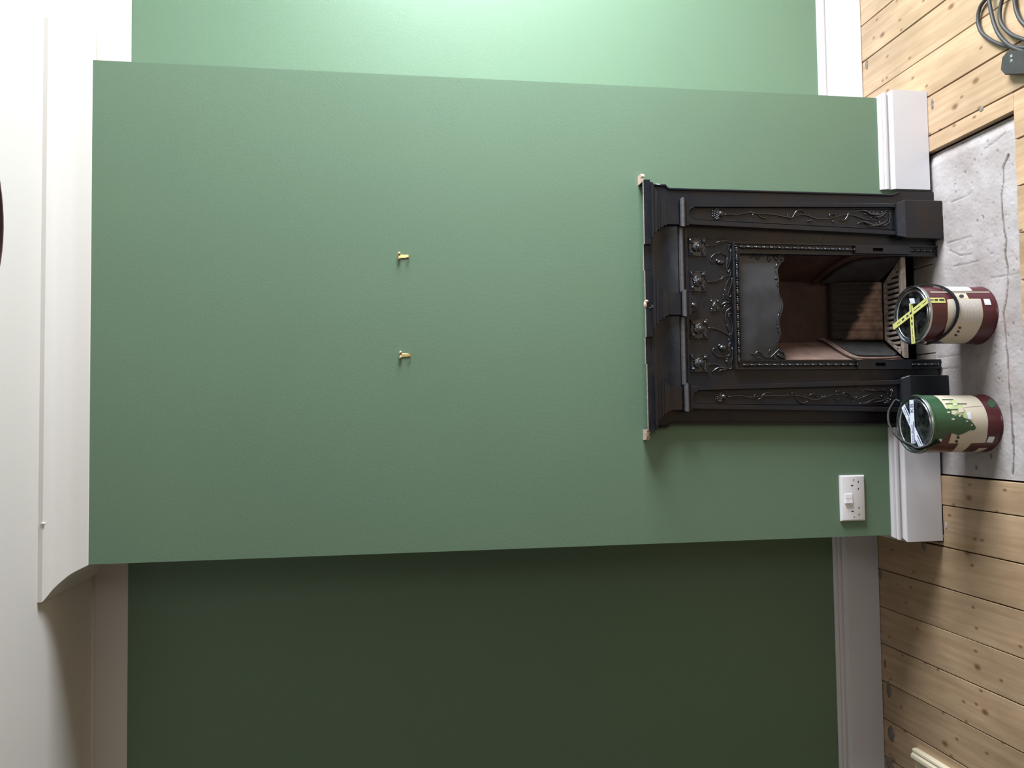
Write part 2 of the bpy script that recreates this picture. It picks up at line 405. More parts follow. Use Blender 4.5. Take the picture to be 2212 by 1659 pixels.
sash('window_1', 'x', XR, WIN1['y0'], WIN1['y1'], WIN1['z0'], WIN1['z1'], 1)
sash('window_2', 'y', YF, WIN2['x0'], WIN2['x1'], WIN2['z0'], WIN2['z1'], -1)

# chimney breast, hollow where the fire sits
OX0, OX1, OZ = -.20, .235, .72
bm = new()
box(bm, -HW, OX0, 0, D, -.02, ZT); box(bm, OX1, HW, 0, D, -.02, ZT); box(bm, OX0, OX1, 0, D, OZ, ZT)
o = obj('wall_chimney_breast', bm, M_GREEN); o['kind'] = 'structure'
bm = new(); box(bm, -HW+.002, HW-.002, .002, D, ZT, ZC)
obj('wall_chimney_breast_top', bm, M_CEIL)['kind'] = 'structure'
# coving round the head of the breast: mitred at both corners
prof = [(0, 0), (.03, .035), (.095, .16), (.24, .41), (.42, .60), (.63, .78), (.86, .91), (1, 1)]
FP, SP, ZL = .065, .088, 2.748
rings = []
prof = [(p.x, p.y) for p in smooth_path([(a, h, 0) for a, h in prof], 4)]
for a, h in prof:
    z = ZT + h*(ZL-ZT)
    rings.append([(-HW-a*SP, D, z), (-HW-a*SP, -a*FP, z), (HW+a*SP, -a*FP, z), (HW+a*SP, D, z)])
rings.append([(-HW-SP, D, ZC), (-HW-SP, -FP, ZC), (HW+SP, -FP, ZC), (HW+SP, D, ZC)])
bm = new(); loft(bm, rings, cap=False, closed=False)
o = obj('trim_1', bm, M_CEIL, smooth=True, angle=35); o['kind'] = 'structure'
# a small run of plaster left on the lip of the coving
c = atY(94, 1131, -FP); bm = new(); ball(bm, c+Vector((0, -.001, 0)), .004, .003, .007); obj('plaster_lump', bm, M_CEIL, o, smooth=True)

# skirting boards
SKP = [(.000, .172), (.004, .1725), (.0085, .1665), (.010, .1605), (.0085, .1590), (.0125, .1585), (.0150, .155), (.0155, .149), (.0135, .1445), (.0095, .142), (.0095, .1385), (.0150, .1335), (.0205, .1305), (.0218, .128), (.0218, .002), (0, .002)]
def skirting(name, path):
    "path: list of (x,y); room side lies to the right of travel"
    bm = new(); n = len(path); rings = []
    for i, p in enumerate(path):
        p = Vector(p)
        d1 = (p-Vector(path[i-1])).normalized() if i else None
        d2 = (Vector(path[i+1])-p).normalized() if i < n-1 else None
        n1 = Vector((d1.y, -d1.x)) if d1 else None; n2 = Vector((d2.y, -d2.x)) if d2 else None
        if n1 is None: m = n2
        elif n2 is None: m = n1
        else: m = (n1+n2)/(1+n1.dot(n2))
        rings.append([(p.x+m.x*a, p.y+m.y*a, z) for a, z in SKP])
    loft(bm, rings)
    o = obj(name, bm, M_GLOSS); o['kind'] = 'structure'; return o
skirting('baseboard_left', [(XL, D), (-HW, D), (-HW, 0), (-.3765, 0)])
skirting('baseboard_right', [(.4165, 0), (HW, 0), (HW, D), (XR, D)])
skirting('baseboard_side', [(XR, D), (XR, YF)])
skirting('baseboard_far', [(XL, YF), (XL, D)])

for q0, q1 in ((-HW, -.385), (.42, HW)): slab('baseboard_gap_shade', q0, q1, -.0015, -.0004, -.045, .0025, M_SUBFLOOR, kind='structure')  # solid dark strip painting in the shade below the skirting
# floor: void below, then every board
floor = slab('floor', XL, XR, YF, D, -.09, -.045, M_SUBFLOOR, kind='structure')
seams = [-3.2+.0]
x = -1.455
xs = [-1.455, -1.317, -1.181, -1.045, -.907, -.771, -.635, -.499, -.363, -.227, -.090, .046, .183, .3185, .457, .598, .732, .873, 1.013, 1.153]
while xs[0] > XL+.2: xs.insert(0, xs[0]-.137)
while xs[-1] < XR-.2: xs.append(xs[-1]+.139)
xs = [XL]+xs+[XR]
HX0, HX1, HY = -.537, .543, -.403
def board(x0, x1, y0, y1):
    g0, g1 = random.uniform(.0005, .0022), random.uniform(.0005, .0022)
    z = random.uniform(-.0008, .0004)
    n = max(2, int((y1-y0)/.16)); bm = new()
    sec = lambda xa, xb, y: [(xa, y, -.022), (xa, y, z-.0015), (xa+.0013, y, z), (xb-.0013, y, z), (xb, y, z-.0015), (xb, y, -.022)]
    rings = []
    for i in range(n+1):
        y = y0+(y1-y0)*i/n
        rings.append(sec(x0+g0+random.uniform(0, .0008), x1-g1-random.uniform(0, .0008), y))
    loft(bm, rings); obj('floorboard', bm, M_WOOD, floor)
for a, b_ in zip(xs, xs[1:]):
    inH = b_ > HX0+.01 and a < HX1-.01
    ytop = D if (b_ <= -HW+.05 or a >= HW-.01) else -.001
    if a < -HW < b_: # board beside the breast corner, notched
        board(a, -HW-.0005, -.0235, D-.001); board(a, b_, YF, -.024); continue
    if not inH:
        board(a, b_, YF, ytop-.001)
    else:
        board(a, b_, YF, HY)
        if a < HX0: board(a, HX0, HY+.001, -.001)
        if b_ > HX1: board(HX1, b_, HY+.001, -.001)
# joists showing only as a dark gap; daubs of plaster at the wall edge
M_DAUB = mat('grey_plaster_daub', (.24, .20, .165, 1), .9, noise_amt=.5, nscale=90)
M_DAUBW = mat('white_plaster_daub', (.46, .42, .41, 1), .8, noise_amt=.2, nscale=90)
for (x, y, rx, ry, m) in ((1920, 1490, .03, .014, M_DAUB), (1925, 1585, .028, .02, M_DAUB), (1922, 1650, .03, .02, M_DAUB), (1912, 1435, .018, .008, M_DAUB), (1902, 1240, .02, .01, M_DAUB),
                          (2044, 1135, .012, .007, M_DAUBW), (2014, 225, .02, .008, M_DAUB), (1872, 140, .018, .008, M_DAUB), (1995, 1172, .03, .012, M_DAUB), (2120, 236, .008, .01, M_DAUB)):
    c = atZ(x, y, 0); bm = new(); k = 26
    pts = [(c.x+rx*math.cos(t)*(1+.35*noise.noise(Vector((x, math.cos(t)*2.5, math.sin(t)*2.5)))), c.y+ry*math.sin(t)*(1+.35*noise.noise(Vector((y, math.cos(t)*2.5, math.sin(t)*2.5))))) for t in (2*math.pi*i/k for i in range(k))]
    pts = [(p[0], min(p[1], D-.024 if abs(p[0]) > HW+.03 else -.0235)) for p in pts]
    loft(bm, [[(p[0], p[1], 0.0) for p in pts], [(c.x+(p[0]-c.x)*.8, c.y+(p[1]-c.y)*.8, .0010) for p in pts]])
    obj('plaster_daub', bm, m, floor, smooth=True)

# hearth slab: pitted, with one long crack
crack = [atZ(x, y, HZ) for x, y in ((2178, 335), (2166, 362), (2168, 392), (2163, 420), (2165, 455), (2168, 495), (2173, 520), (2170, 550), (2175, 575), (2177, 612), (2173, 650), (2168, 675), (2172, 720), (2176, 780), (2180, 835), (2184, 880), (2186, 930), (2190, 985), (2188, 1025))]
minor = [[atZ(x, y, HZ) for x, y in l] for l in (((2055, 437), (2075, 428), (2090, 422), (2097, 415)), ((2045, 525), (2070, 518), (2105, 508)), ((2060, 575), (2090, 569), (2118, 562)), ((2050, 540), (2075, 552), (2100, 548)), ((2140, 600), (2175, 595), (2205, 588)),
    ((2025, 772), (2060, 768), (2100, 762)), ((2020, 800), (2050, 795), (2080, 792)), ((2125, 322), (2150, 305), (2172, 285)))]
pits = [(atZ(x, y, HZ), r) for x, y, r in ((2123, 470, .007), (2110, 477, .006), (2084, 372, .006), (2132, 305, .006), (2090, 323, .004), (2155, 326, .005), (2065, 415, .005), (2075, 308, .005), (2188, 945, .009), (2140, 985, .012), (2108, 1010, .01), (2190, 700, .005), (2120, 335, .004), (2100, 395, .004), (2105, 345, .005))]
for _ in range(260):
    pits.append((Vector((random.uniform(HX0, HX1), random.uniform(HY, -.05), HZ)), random.choice((.0015, .002, .0025, .003, .004))))
def segd(p, poly):
    best = 9
    for a, b in zip(poly, poly[1:]):
        ax, ay, bx, by = a.x, a.y, b.x, b.y
        dx, dy = bx-ax, by-ay
        t = max(0, min(1, ((p[0]-ax)*dx+(p[1]-ay)*dy)/(dx*dx+dy*dy+1e-12)))
        best = min(best, math.hypot(p[0]-ax-dx*t, p[1]-ay-dy*t))
    return best
nx, ny = 300, 112
verts, dirt = [], []
for j in range(ny+1):
    for i in range(nx+1):
        X = HX0+.004+(HX1-HX0-.008)*i/nx; Y = HY+.003+(0-HY-.003)*j/ny
        z = .0025*noise.noise(Vector((X*7, Y*7, 0)))+.0010*noise.noise(Vector((X*32, Y*32, 4)))+.0008*noise.noise(Vector((X*110, Y*110, 2)))
        dd = 0
        if abs(X-HX1) < .045: z -= .012*(1-abs(X-HX1)/.045)
        wob = .5+.8*noise.noise(Vector((X*25, Y*25, 8)))
        if Y < -.25:
            q = segd((X, Y), crack)
            w_ = .0035*max(.35, wob+.4)
            if q < w_: z -= .006*(1-q/w_); dd = max(dd, 1-q/w_*.4)
        for l in minor:
            if abs(Y-l[0].y) < .12 and abs(X-l[0].x) < .12:
                q = segd((X, Y), l)
                if q < .003: z -= .002*(1-q/.003); dd = max(dd, .75*(1-q/.003))
        verts.append([X, Y, HZ+z]); dirt.append(dd)
def vi(i, j): return j*(nx+1)+i
for c, r in pits:
    i0 = int((c.x-HX0-.004)/(HX1-HX0-.008)*nx); j0 = int((c.y-HY-.003)/(-HY-.003)*ny)
    for j in range(max(0, j0-3), min(ny, j0+3)+1):
        for i in range(max(0, i0-3), min(nx, i0+3)+1):
            v = verts[vi(i, j)]; q = math.hypot(v[0]-c.x, (v[1]-c.y)*1.3)
            if q < r: v[2] -= .004*(1-q/r); dirt[vi(i, j)] = max(dirt[vi(i, j)], .9*(1-q/r)+.1)
faces = [(vi(i, j), vi(i+1, j), vi(i+1, j+1), vi(i, j+1)) for j in range(ny) for i in range(nx)]
me = bpy.data.meshes.new('hearth'); me.from_pydata(verts, [], faces)
at = me.attributes.new('dirt', 'FLOAT', 'POINT'); at.data.foreach_set('value', dirt)
hearth = mesh_obj('hearth', me, M_HEARTH, smooth=True)
tag(hearth, kind='structure')
slab('hearth_bed', HX0+.003, HX1-.003, HY+.002, 0, -.04, -.024, M_HEARTH, hearth)
# the hearth runs on under the fire as a strip of old bricks
M_OLDBRICK = mat('dusty_hearth_brick', (.38, .33, .29, 1), .85, noise_amt=.3, nscale=30, bump=.001)
bx_ = [-.20, -.13, -.055, .02, .095, .17, .235]
for a, b_ in zip(bx_, bx_[1:]):
    bm = new(); box(bm, a+.0015, b_-.0015, .001, .104, -.03, -.012, bev=.002); obj('brick', bm, M_OLDBRICK, hearth)

# ------------------------------------------------------------------ cast iron fireplace
fire = empty('fireplace', (.02, -.02, HZ-.003), 'black cast iron fireplace surround with floral relief, arched hood and tapered pilasters', 'fireplace')
YP, YB, YR, YW = -.020, -.045, -.0365, -.0005   # plate, pilaster front, sunk panel, wall
def xz(x, y, Y): p = atY(x, y, Y); return (p.x, p.z)
zb = HZ+.001
# outline of the back plate, right side then left side, with the hole for the fire
R_out = [(.392, zb), (.409, zb), (.409, .115), (.404, .128), (.398, .140), (.397, .913), (.400, .921), (.408, .926), (.409, .965)]
L_out = [(-.364, zb), (-.381, zb), (-.381, .12), (-.375, .135), (-.368, .146), (-.356, .918), (-.359, .929), (-.366, .934), (-.367, .97)]
bm = new()
OPX0, OPX1, OPZ = -.155, .190, .688
prism(bm, [(OPX1, zb)]+R_out[1:]+[(.02, .968), (.02, OPZ), (OPX1, OPZ)], YP, YW)
prism(bm, [(OPX0, zb), (OPX0, OPZ), (.02, OPZ), (.02, .968)]+L_out[1:][::-1], YP, YW)
obj('back_plate', bm, M_IRON, fire)
for side in (R_out, L_out):    # raised bead following the outer edge
    bm = new()
    s = 1 if side is R_out else -1
    tube(bm, [(p[0]-s*.004, YP-.001, p[1]) for p in side[2:-1]]+[(side[-1][0]-s*.004, YP-.001, .964)], .0042, seg=8, k=1)
    obj('edge_bead', bm, M_IRON, fire, smooth=True)

def ring_loft(name, levels, m=None, parent=None, smooth=False):
    "levels: (x0, x1, yfront, z)"
    bm = new(); loft(bm, [[(x0, YW, z), (x0, yf, z), (x1, yf, z), (x1, YW, z)] for x0, x1, yf, z in levels])
    return obj(name, bm, m or M_IRON, parent or fire, smooth)

# pilasters
def pilaster(tr, tl, br, bl, panel, apex, name='pilaster'):
    "corner points of the shaft; panel outline (x,z)"
    bm = new()
    prism(bm, [tr, br, bl, tl], YR, YW)
    o = obj(name, bm, M_IRON, fire)
    # raised border round the sunk panel
    def fr(y0, y1, outer, inner, bevel):
        bm = new(); n = len(outer)
        A = [bm.verts.new((p[0], y0, p[1])) for p in outer]; B = [bm.verts.new((p[0], y0, p[1])) for p in inner]
        C_ = [bm.verts.new((p[0], y1, p[1])) for p in inner]; E_ = [bm.verts.new((p[0], y1, p[1])) for p in outer]
        for i in range(n):
            j = (i+1) % n
            bm.faces.new((A[i], A[j], B[j], B[i])); bm.faces.new((B[i], B[j], C_[j], C_[i])); bm.faces.new((E_[i], E_[j], A[j], A[i]))
        return bm
    return o, fr
def lerp(a, b, t): return a+(b-a)*t
def make_pilaster(xo_t, xi_t, zt, xo_b, xi_b, zb_, po, pi_, pz_b, shoulder, apex):
    """outer/inner edge x at top and bottom; panel po=(outer x at shoulder, at bottom) pi_=(inner ...)"""
    n = 9
    sx = 1 if xo_t > xi_t else -1
    top = []   # arched head of the panel from outer shoulder to inner shoulder
    xc = (po[0]+pi_[0])/2; hw = abs(po[0]-pi_[0])/2*.80
    for i in range(n):
        a = math.pi*i/(n-1)
        top.append((xc+sx*hw*math.cos(a), shoulder+.004+(apex-shoulder-.004)*math.sin(a)))
    inner = [(po[1], pz_b), (po[0], shoulder)]+top+[(pi_[0], shoulder), (pi_[1], pz_b)]
    ox = lambda z: lerp(xo_b, xo_t, (z-zb_)/(zt-zb_)); ix = lambda z: lerp(xi_b, xi_t, (z-zb_)/(zt-zb_))
    outer = [(xo_b, zb_), (ox(shoulder), shoulder)]
    for i in range(n):
        f = i/(n-1); outer.append((lerp(xo_t, xi_t, f), zt))
    outer += [(ix(shoulder), shoulder), (xi_b, zb_)]
    bm = new(); N_ = len(outer)
    mk = lambda L_, y: [bm.verts.new((p[0], y, p[1])) for p in L_]
    # chamfer: shrink the opening slightly towards the sunk face
    inn2 = [(lerp(p[0], xc, .07), lerp(p[1], (apex+pz_b)/2, .004)) for p in inner]
    A, B, C_, E_ = mk(outer, YB), mk(inner, YB), mk(inn2, YR), mk(outer, YW)
    for i in range(N_):
        j = (i+1) % N_
        bm.faces.new((A[i], A[j], B[j], B[i])); bm.faces.new((B[i], B[j], C_[j], C_[i])); bm.faces.new((E_[i], E_[j], A[j], A[i]))
    bm.faces.new(C_)
    bmesh.ops.bevel(bm, geom=[e for e in bm.edges if all(abs(v.co.y-YB) < 1e-6 for v in e.verts) and len(set(e.verts) & set(A)) == 2], offset=.0014, segments=1, affect='EDGES')
    o = obj('pilaster', bm, M_IRON, fire)
    # thin moulding just inside the sunk panel
    bm = new(); q = [(lerp(p[0], xc, .16), YR-.0008, lerp(p[1], (apex+pz_b)/2, .012)) for p in inner]
    tube(bm, q+[q[0]], .0016, seg=6, k=1)
    obj('panel_moulding', bm, M_IRON, o, smooth=True)
    return o
pilR = make_pilaster(.345, .276, .870, .361, .255, .122, (.332, .349), (.290, .268), .135, .840, .858)
pilL = make_pilaster(-.307, -.238, .877, -.327, -.221, .130, (-.295, -.313), (-.250, -.236), .150, .842, .860)

def plinth(x0, x1, z1, z0, yf):
    bm = new(); e = .009
    lv = [(x0, x1, yf, z0), (x0, x1, yf, z1-.024), (x0+e, x1-e, YB-.004, z1), (x0+e, x1-e, YB-.004, z1+.001)]
    loft(bm, [[(a, YW, z), (a, y, z), (b, y, z), (b, YW, z)] for a, b, y, z in lv])
    bmesh.ops.bevel(bm, geom=[e for e in bm.edges if e.calc_length() > .006], offset=.0016, segments=1, affect='EDGES')
    return obj('plinth_block', bm, M_IRON, fire)
plinth(.243, .369, .146, zb, -.062); plinth(-.337, -.208, .150, zb, -.062)

# cornice, built of mitred courses: over the whole width, breaking forward over pilasters and centre
zc = .9655
blocks = [(.274, .352), (-.012, .058), (-.311, -.238)]       # widths of the three corbels at their foot
def corbel(x0, x1, yfoot, zfoot):
    "stepped ovolo corbel growing upward and outward"
    st = [(0, zfoot), (0, .933), (.0045, .934), (.0045, .9385), (.0025, .9395), (.006, .944), (.011, .949), (.0145, .9535), (.012, .9545), (.012, .957), (.020, .958), (.020, .9625), (.0175, .9635),
          (.024, .968), (.031, .973), (.0345, .9765), (.032, .9775), (.032, .980), (.040, .981), (.044, .985), (.0455, .9895)]
    return ring_loft('corbel', [(x0-e, x1+e, yfoot-e*.46, z) for e, z in st])
corbel(.274, .350, -.046, .893); corbel(-.311, -.238, -.046, .895); corbel(-.012, .056, -.046, .893)
# cove shaped frieze between the corbels
fr = [(-.041, .9895), (-.037, .980), (-.0335, .977), (-.0335, .974), (-.030, .9725), (-.0265, .960), (-.025, .945), (-.0255, .925), (-.028, .905), (-.031, .893)]
for x0, x1 in ((.05, .29), (-.255, -.005)):
    bm = new(); loft(bm, [[(x0, YW, z), (x0, y, z), (x1, y, z), (x1, YW, z)] for y, z in fr])
    obj('frieze_panel', bm, M_IRON, fire, smooth=True, angle=25)
# second course under the fascia
ring_loft('cornice_course', [(-.372, .407, -.040, .973), (-.372, .407, -.043, .980), (-.372, .407, -.043, .9895)])
# fascia: thin upright plate with open top, breaking forward five times
segs = [(.412, .208, -.053), (.208, .125, -.041), (.125, -.083, -.051), (-.083, -.168, -.041), (-.168, -.3745, -.053)]
bm = new()
for a, b_, y in segs:
    box(bm, b_, a, y, y+.007, .9875, 1.0085)
for (x, y0, y1) in ((.208, -.053, -.034), (.125, -.051, -.034), (-.083, -.051, -.034), (-.168, -.053, -.034)): box(bm, x-.001, x+.001, y0, y1, .9876, 1.0084)
box(bm, .405, .4121, -.050, YW, .9876, 1.008); box(bm, -.3746, -.3675, -.050, YW, .9876, 1.008)
obj('fascia', bm, M_IRON, fire)
# raw, unpainted top rim of the casting
M_RAW = mat('raw_pinkish_rim', (.42, .36, .31, 1), .6, noise_amt=.4, nscale=120)
bm = new()
for a, b_, y in segs: box(bm, b_, a, y+.0005, y+.005, 1.0085, 1.0105)
box(bm, .4065, .4115, -.050, -.004, 1.0085, 1.0103); box(bm, -.3742, -.369, -.050, -.004, 1.0085, 1.0103)
obj('top_rim', bm, M_RAW, fire)
# wall shows green down behind the rim: the filled top of the hollow casting
bm = new(); box(bm, -.367, .405, -.0335, -.001, .9897, .9930); obj('filled_top', bm, M_GREEN, fire)
# fixing lugs at the corners with their screws, and the broken one in the middle
def lug(x0, x1, sx):
    bm = new(); y0, y1 = -.040, YW; z0, z1 = 1.000, 1.0105
    xm = lerp(x0, x1, .48)
    pts = [(x0, y1), (x0, y0), (xm-sx*.004, y0), (xm-sx*.003, y0+.013), (xm+sx*.003, y0+.013), (xm+sx*.004, y0), (x1, y0+.010), (x1, y1)]
    loft(bm, [[(p[0], p[1], z) for p in pts] for z in (z0, z1)])
    o = obj('fixing_lug', bm, M_PLASTER, fire); o['label'] = 'unpainted pinkish corner lug'
    bm = new(); cyl(bm, (xm, y0+.004, 1.006), (xm, -.008, 1.006), .0032); ball(bm, (xm, y0+.004, 1.006), .0052, .002, .0052)
    obj('screw', bm, M_STEEL, o, smooth=True)
lug(.408, .436, 1); lug(-.372, -.404, -1)
bm = new(); ball(bm, (.018, -.049, 1.0095), .013, .005, .0055, seg=10); ball(bm, (.028, -.051, 1.006), .005, .004, .006)
obj('broken_lug', bm, M_PLASTER, fire, smooth=True)
bm = new(); box(bm, .0075, .0245, -.0518, -.046, .990, 1.005); obj('notch', bm, M_DARK, fire)
bm = new(); box(bm, .0065, .0165, -.0535, -.0515, .9895, .992); box(bm, .0065, .0085, -.0535, -.0515, .9895, 1.0); obj('shiny_clip', bm, M_STEEL, fire)

# rail under the frieze, breaking round the pilasters and the centre tongue; the sheen of its top face is painted in
def rail(x0, x1, yf, e0=0, e1=0):
    lv = [(yf+.008, .8905), (yf+.001, .8870), (yf, .8845), (yf, .879), (yf+.004, .8775), (yf+.004, .874), (yf+.008, .870), (yf+.015, .866), (yf+.018, .858)]
    bm = new(); loft(bm, [[(x0-e0*(yf+.018-y), YW, z), (x0-e0*(yf+.018-y), y, z), (x1+e1*(yf+.018-y), y, z), (x1+e1*(yf+.018-y), YW, z)] for y, z in lv])
    o = obj('rail', bm, M_IRON, fire)
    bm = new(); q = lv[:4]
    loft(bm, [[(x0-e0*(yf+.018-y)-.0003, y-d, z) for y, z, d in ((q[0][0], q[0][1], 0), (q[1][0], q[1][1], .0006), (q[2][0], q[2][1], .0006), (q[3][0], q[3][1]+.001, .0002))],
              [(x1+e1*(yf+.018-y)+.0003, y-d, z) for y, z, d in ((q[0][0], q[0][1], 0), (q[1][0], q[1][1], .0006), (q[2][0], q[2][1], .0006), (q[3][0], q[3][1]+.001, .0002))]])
    obj('painted_sheen', bm, M_RAILSHEEN, o)
    return o
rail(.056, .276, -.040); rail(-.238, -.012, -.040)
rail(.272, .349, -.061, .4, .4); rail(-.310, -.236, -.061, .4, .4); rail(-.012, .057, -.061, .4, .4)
# centre tongue with a bolt
pts = [atY(x, y, -.030) for x, y in ((1482, 634), (1487, 635), (1491, 638.5), (1498, 643), (1505, 649), (1507.5, 656), (1507.5, 664), (1504, 671), (1498, 674), (1491, 678), (1482, 680))]
bm = new(); prism(bm, [(p.x, p.z) for p in pts], -.040, YW, bev=.003); tg = obj('tongue', bm, M_IRON, fire)
c = atY(1498.5, 659.5, -.0415)
bm = new(); ball(bm, c+Vector((0, -.0015, 0)), .0048, .004, .0048, seg=14); bmesh.ops.create_cone(bm, cap_ends=True, segments=20, radius1=.0088, radius2=.0078, depth=.003, matrix=Matrix.Translation(c) @ Matrix.Rotation(R90, 4, 'X'))
obj('bolt', bm, M_RELIEF, tg, smooth=True)

# beaded frame round the opening
def bead_run(a, b_, name='beading', step=.0147, first=0):
    "bead and reel strip between two points (x,z) at the frame front"
    a, b_ = Vector((a[0], -.031, a[1])), Vector((b_[0], -.031, b_[1]))
    d = (b_-a); L_ = d.length; d.normalize(); n = max(1, round(L_/step)); st = L_/n
    rot = d.to_track_quat('Z', 'Y').to_matrix()
    bm = new()
    for i in range(n):
        p = a+d*st*(i+.5); ball(bm, p, .0042, .0048, st*.44, seg=8, rot=rot)
        ball(bm, a+d*st*(i+1), .0048, .0056, .0026, seg=8, rot=rot)
    return obj(name, bm, M_RELIEF, fire, smooth=True)
FRo, FLo, FT = .2235, -.184, .710
bm = new()
prism(bm, [(.190, zb), (FRo, zb), (FRo, FT), (.02, FT), (.02, OPZ), (.190, OPZ)], -.0265, YP+.001)
prism(bm, [(-.155, zb), (-.155, OPZ), (.02, OPZ), (.02, FT), (FLo, FT), (FLo, zb)], -.0265, YP+.001)
obj('opening_frame', bm, M_IRON, fire)
bm = new()   # outer fillet
for x0, x1, z0, z1 in ((FLo-.001, FRo+.001, FT-.006, FT+.001),):
    bm2 = bm; box(bm, x0, x1, -.034, YP, z0, z1, bev=.001)
box(bm, FRo-.004, FRo+.001, -.033, YP, zb+.002, FT-.006); box(bm, FLo-.001, FLo+.004, -.033, YP, zb+.002, FT-.006)
box(bm, OPX0-.001, OPX1+.001, -.030, YP, OPZ-.001, OPZ+.003); box(bm, OPX1-.001, OPX1+.003, -.030, YP, zb+.002, OPZ); box(bm, OPX0-.003, OPX0+.001, -.030, YP, zb+.002, OPZ)
obj('fillet', bm, M_IRON, fire)
bead_run((-.170, .6975), (.212, .6975), step=.0265)
bead_run((.2095, .688), (.2065, .290), step=.0265); bead_run((-.1705, .688), (-.1705, .293), step=.0265)
bead_run((.2085, .098), (.2085, .004), step=.0265); bead_run((-.1715, .100), (-.1715, .004), step=.0265)
# slotted blocks half way down
for x0, x1, za, zb2, sx in ((.1935, .2205, .289, .095, .2065), (-.186, -.158, .293, .105, -.171)):
    s0, s1 = za-.060, za-.096
    bm = new()
    prism(bm, [(x0, s1), (sx-.0055, s1), (sx-.0055, s0), (x0, s0)], -.040, YP); prism(bm, [(sx+.0055, s1), (x1, s1), (x1, s0), (sx+.0055, s0)], -.040, YP)
    box(bm, x0, x1, -.040, YP, s0, za); box(bm, x0, x1, -.040, YP, zb2, s1)
    o = obj('bar_bracket', bm, M_IRON, fire)
    bm = new(); box(bm, sx-.0056, sx+.0056, -.0275, -.022, s1, s0); obj('slot', bm, M_DARK, o)

# hood: bellied plate hanging in the opening with a wavy lip
lip_px = [(1696, 549), (1694, 562), (1683, 574), (1679, 588), (1681, 605), (1678.5, 620), (1680, 638), (1687, 652), (1687.5, 668), (1681.5, 688), (1681, 703), (1685, 717), (1684, 729), (1679, 744), (1679, 751), (1690, 757), (1697, 768), (1700, 778)]
HYf = lambda u, t: -.012-.018*math.sin(math.pi*min(1, max(0, u)))*(.35+.65*t)
lip = [atY(x, y, -.018) for x, y in lip_px]
lip = smooth_path([(p.x, 0, p.z) for p in lip], 3)
bm = new(); cols = []
for p in lip:
    u = (p.x-OPX0)/(OPX1-OPX0)
    col = []
    for k in range(9):
        t = k/8; z = lerp(OPZ, p.z, t)
        col.append((p.x, HYf(u, t), z))
    cols.append(col)
V1 = [[bm.verts.new(q) for q in c_] for c_ in cols]; V2 = [[bm.verts.new((q[0], q[1]+.006, q[2])) for q in c_] for c_ in cols]
for A, B in zip(range(len(cols)), range(1, len(cols))):
    for k in range(8):
        bm.faces.new((V1[A][k], V1[B][k], V1[B][k+1], V1[A][k+1])); bm.faces.new((V2[A][k], V2[A][k+1], V2[B][k+1], V2[B][k]))
    bm.faces.new((V1[A][8], V1[B][8], V2[B][8], V2[A][8]))
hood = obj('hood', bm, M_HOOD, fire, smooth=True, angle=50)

# ---- relief work. points are given in enlarged views of the casting
VIEW = dict(A=(1470, 500, 16.59), B=(1470, 590, 16.59), C=(1470, 670, 11.06), D=(1480, 430, 9.217), E=(1700, 430, 8.508), F=(1480, 820, 9.217), G=(1700, 800, 8.508), H=(1580, 510, 15.8), I=(1600, 700, 13.83), J=(1380, 380, 5.53), P=(0, 0, 1))
def px(v, x, y): a, b_, s = VIEW[v]; return a+x/s, b_+y/s
def rp(v, x, y, Y): return atY(*px(v, x, y), Y)
def relief(name, Y, tubes, balls, parent, r=.0021):
    bm = new()
    for t in tubes:
        kw = {}; pts = t
        if isinstance(t, tuple): pts, kw = t
        P_ = []; v = None
        for q in pts:
            if isinstance(q, str): v = q
            else: P_.append(rp(v, q[0], q[1], Y(q, v) if callable(Y) else Y))
        rr = kw.get('r', r)
        tube(bm, P_, rr if not kw.get('leaf') else (lambda f, rr=rr: rr*(.25+math.sin(math.pi*min(1, f*1.05))*.95)), seg=6, taper=(1, kw.get('end', .8)), flat=kw.get('flat', 1.5), k=3)
    for b_ in balls:
        v, x, y, rx, rz = b_[:5]
        s = .00139/VIEW[v][2]
        ball(bm, rp(v, x, y, Y((x, y), v) if callable(Y) else Y), rz*s, max(.0024, .95*min(rx, rz)*s), rx*s, seg=8)
    return obj(name, bm, M_RELIEF, parent, smooth=True)
YQ = YP-.0015
A_, B_, C__ = 'A', 'B', 'C'
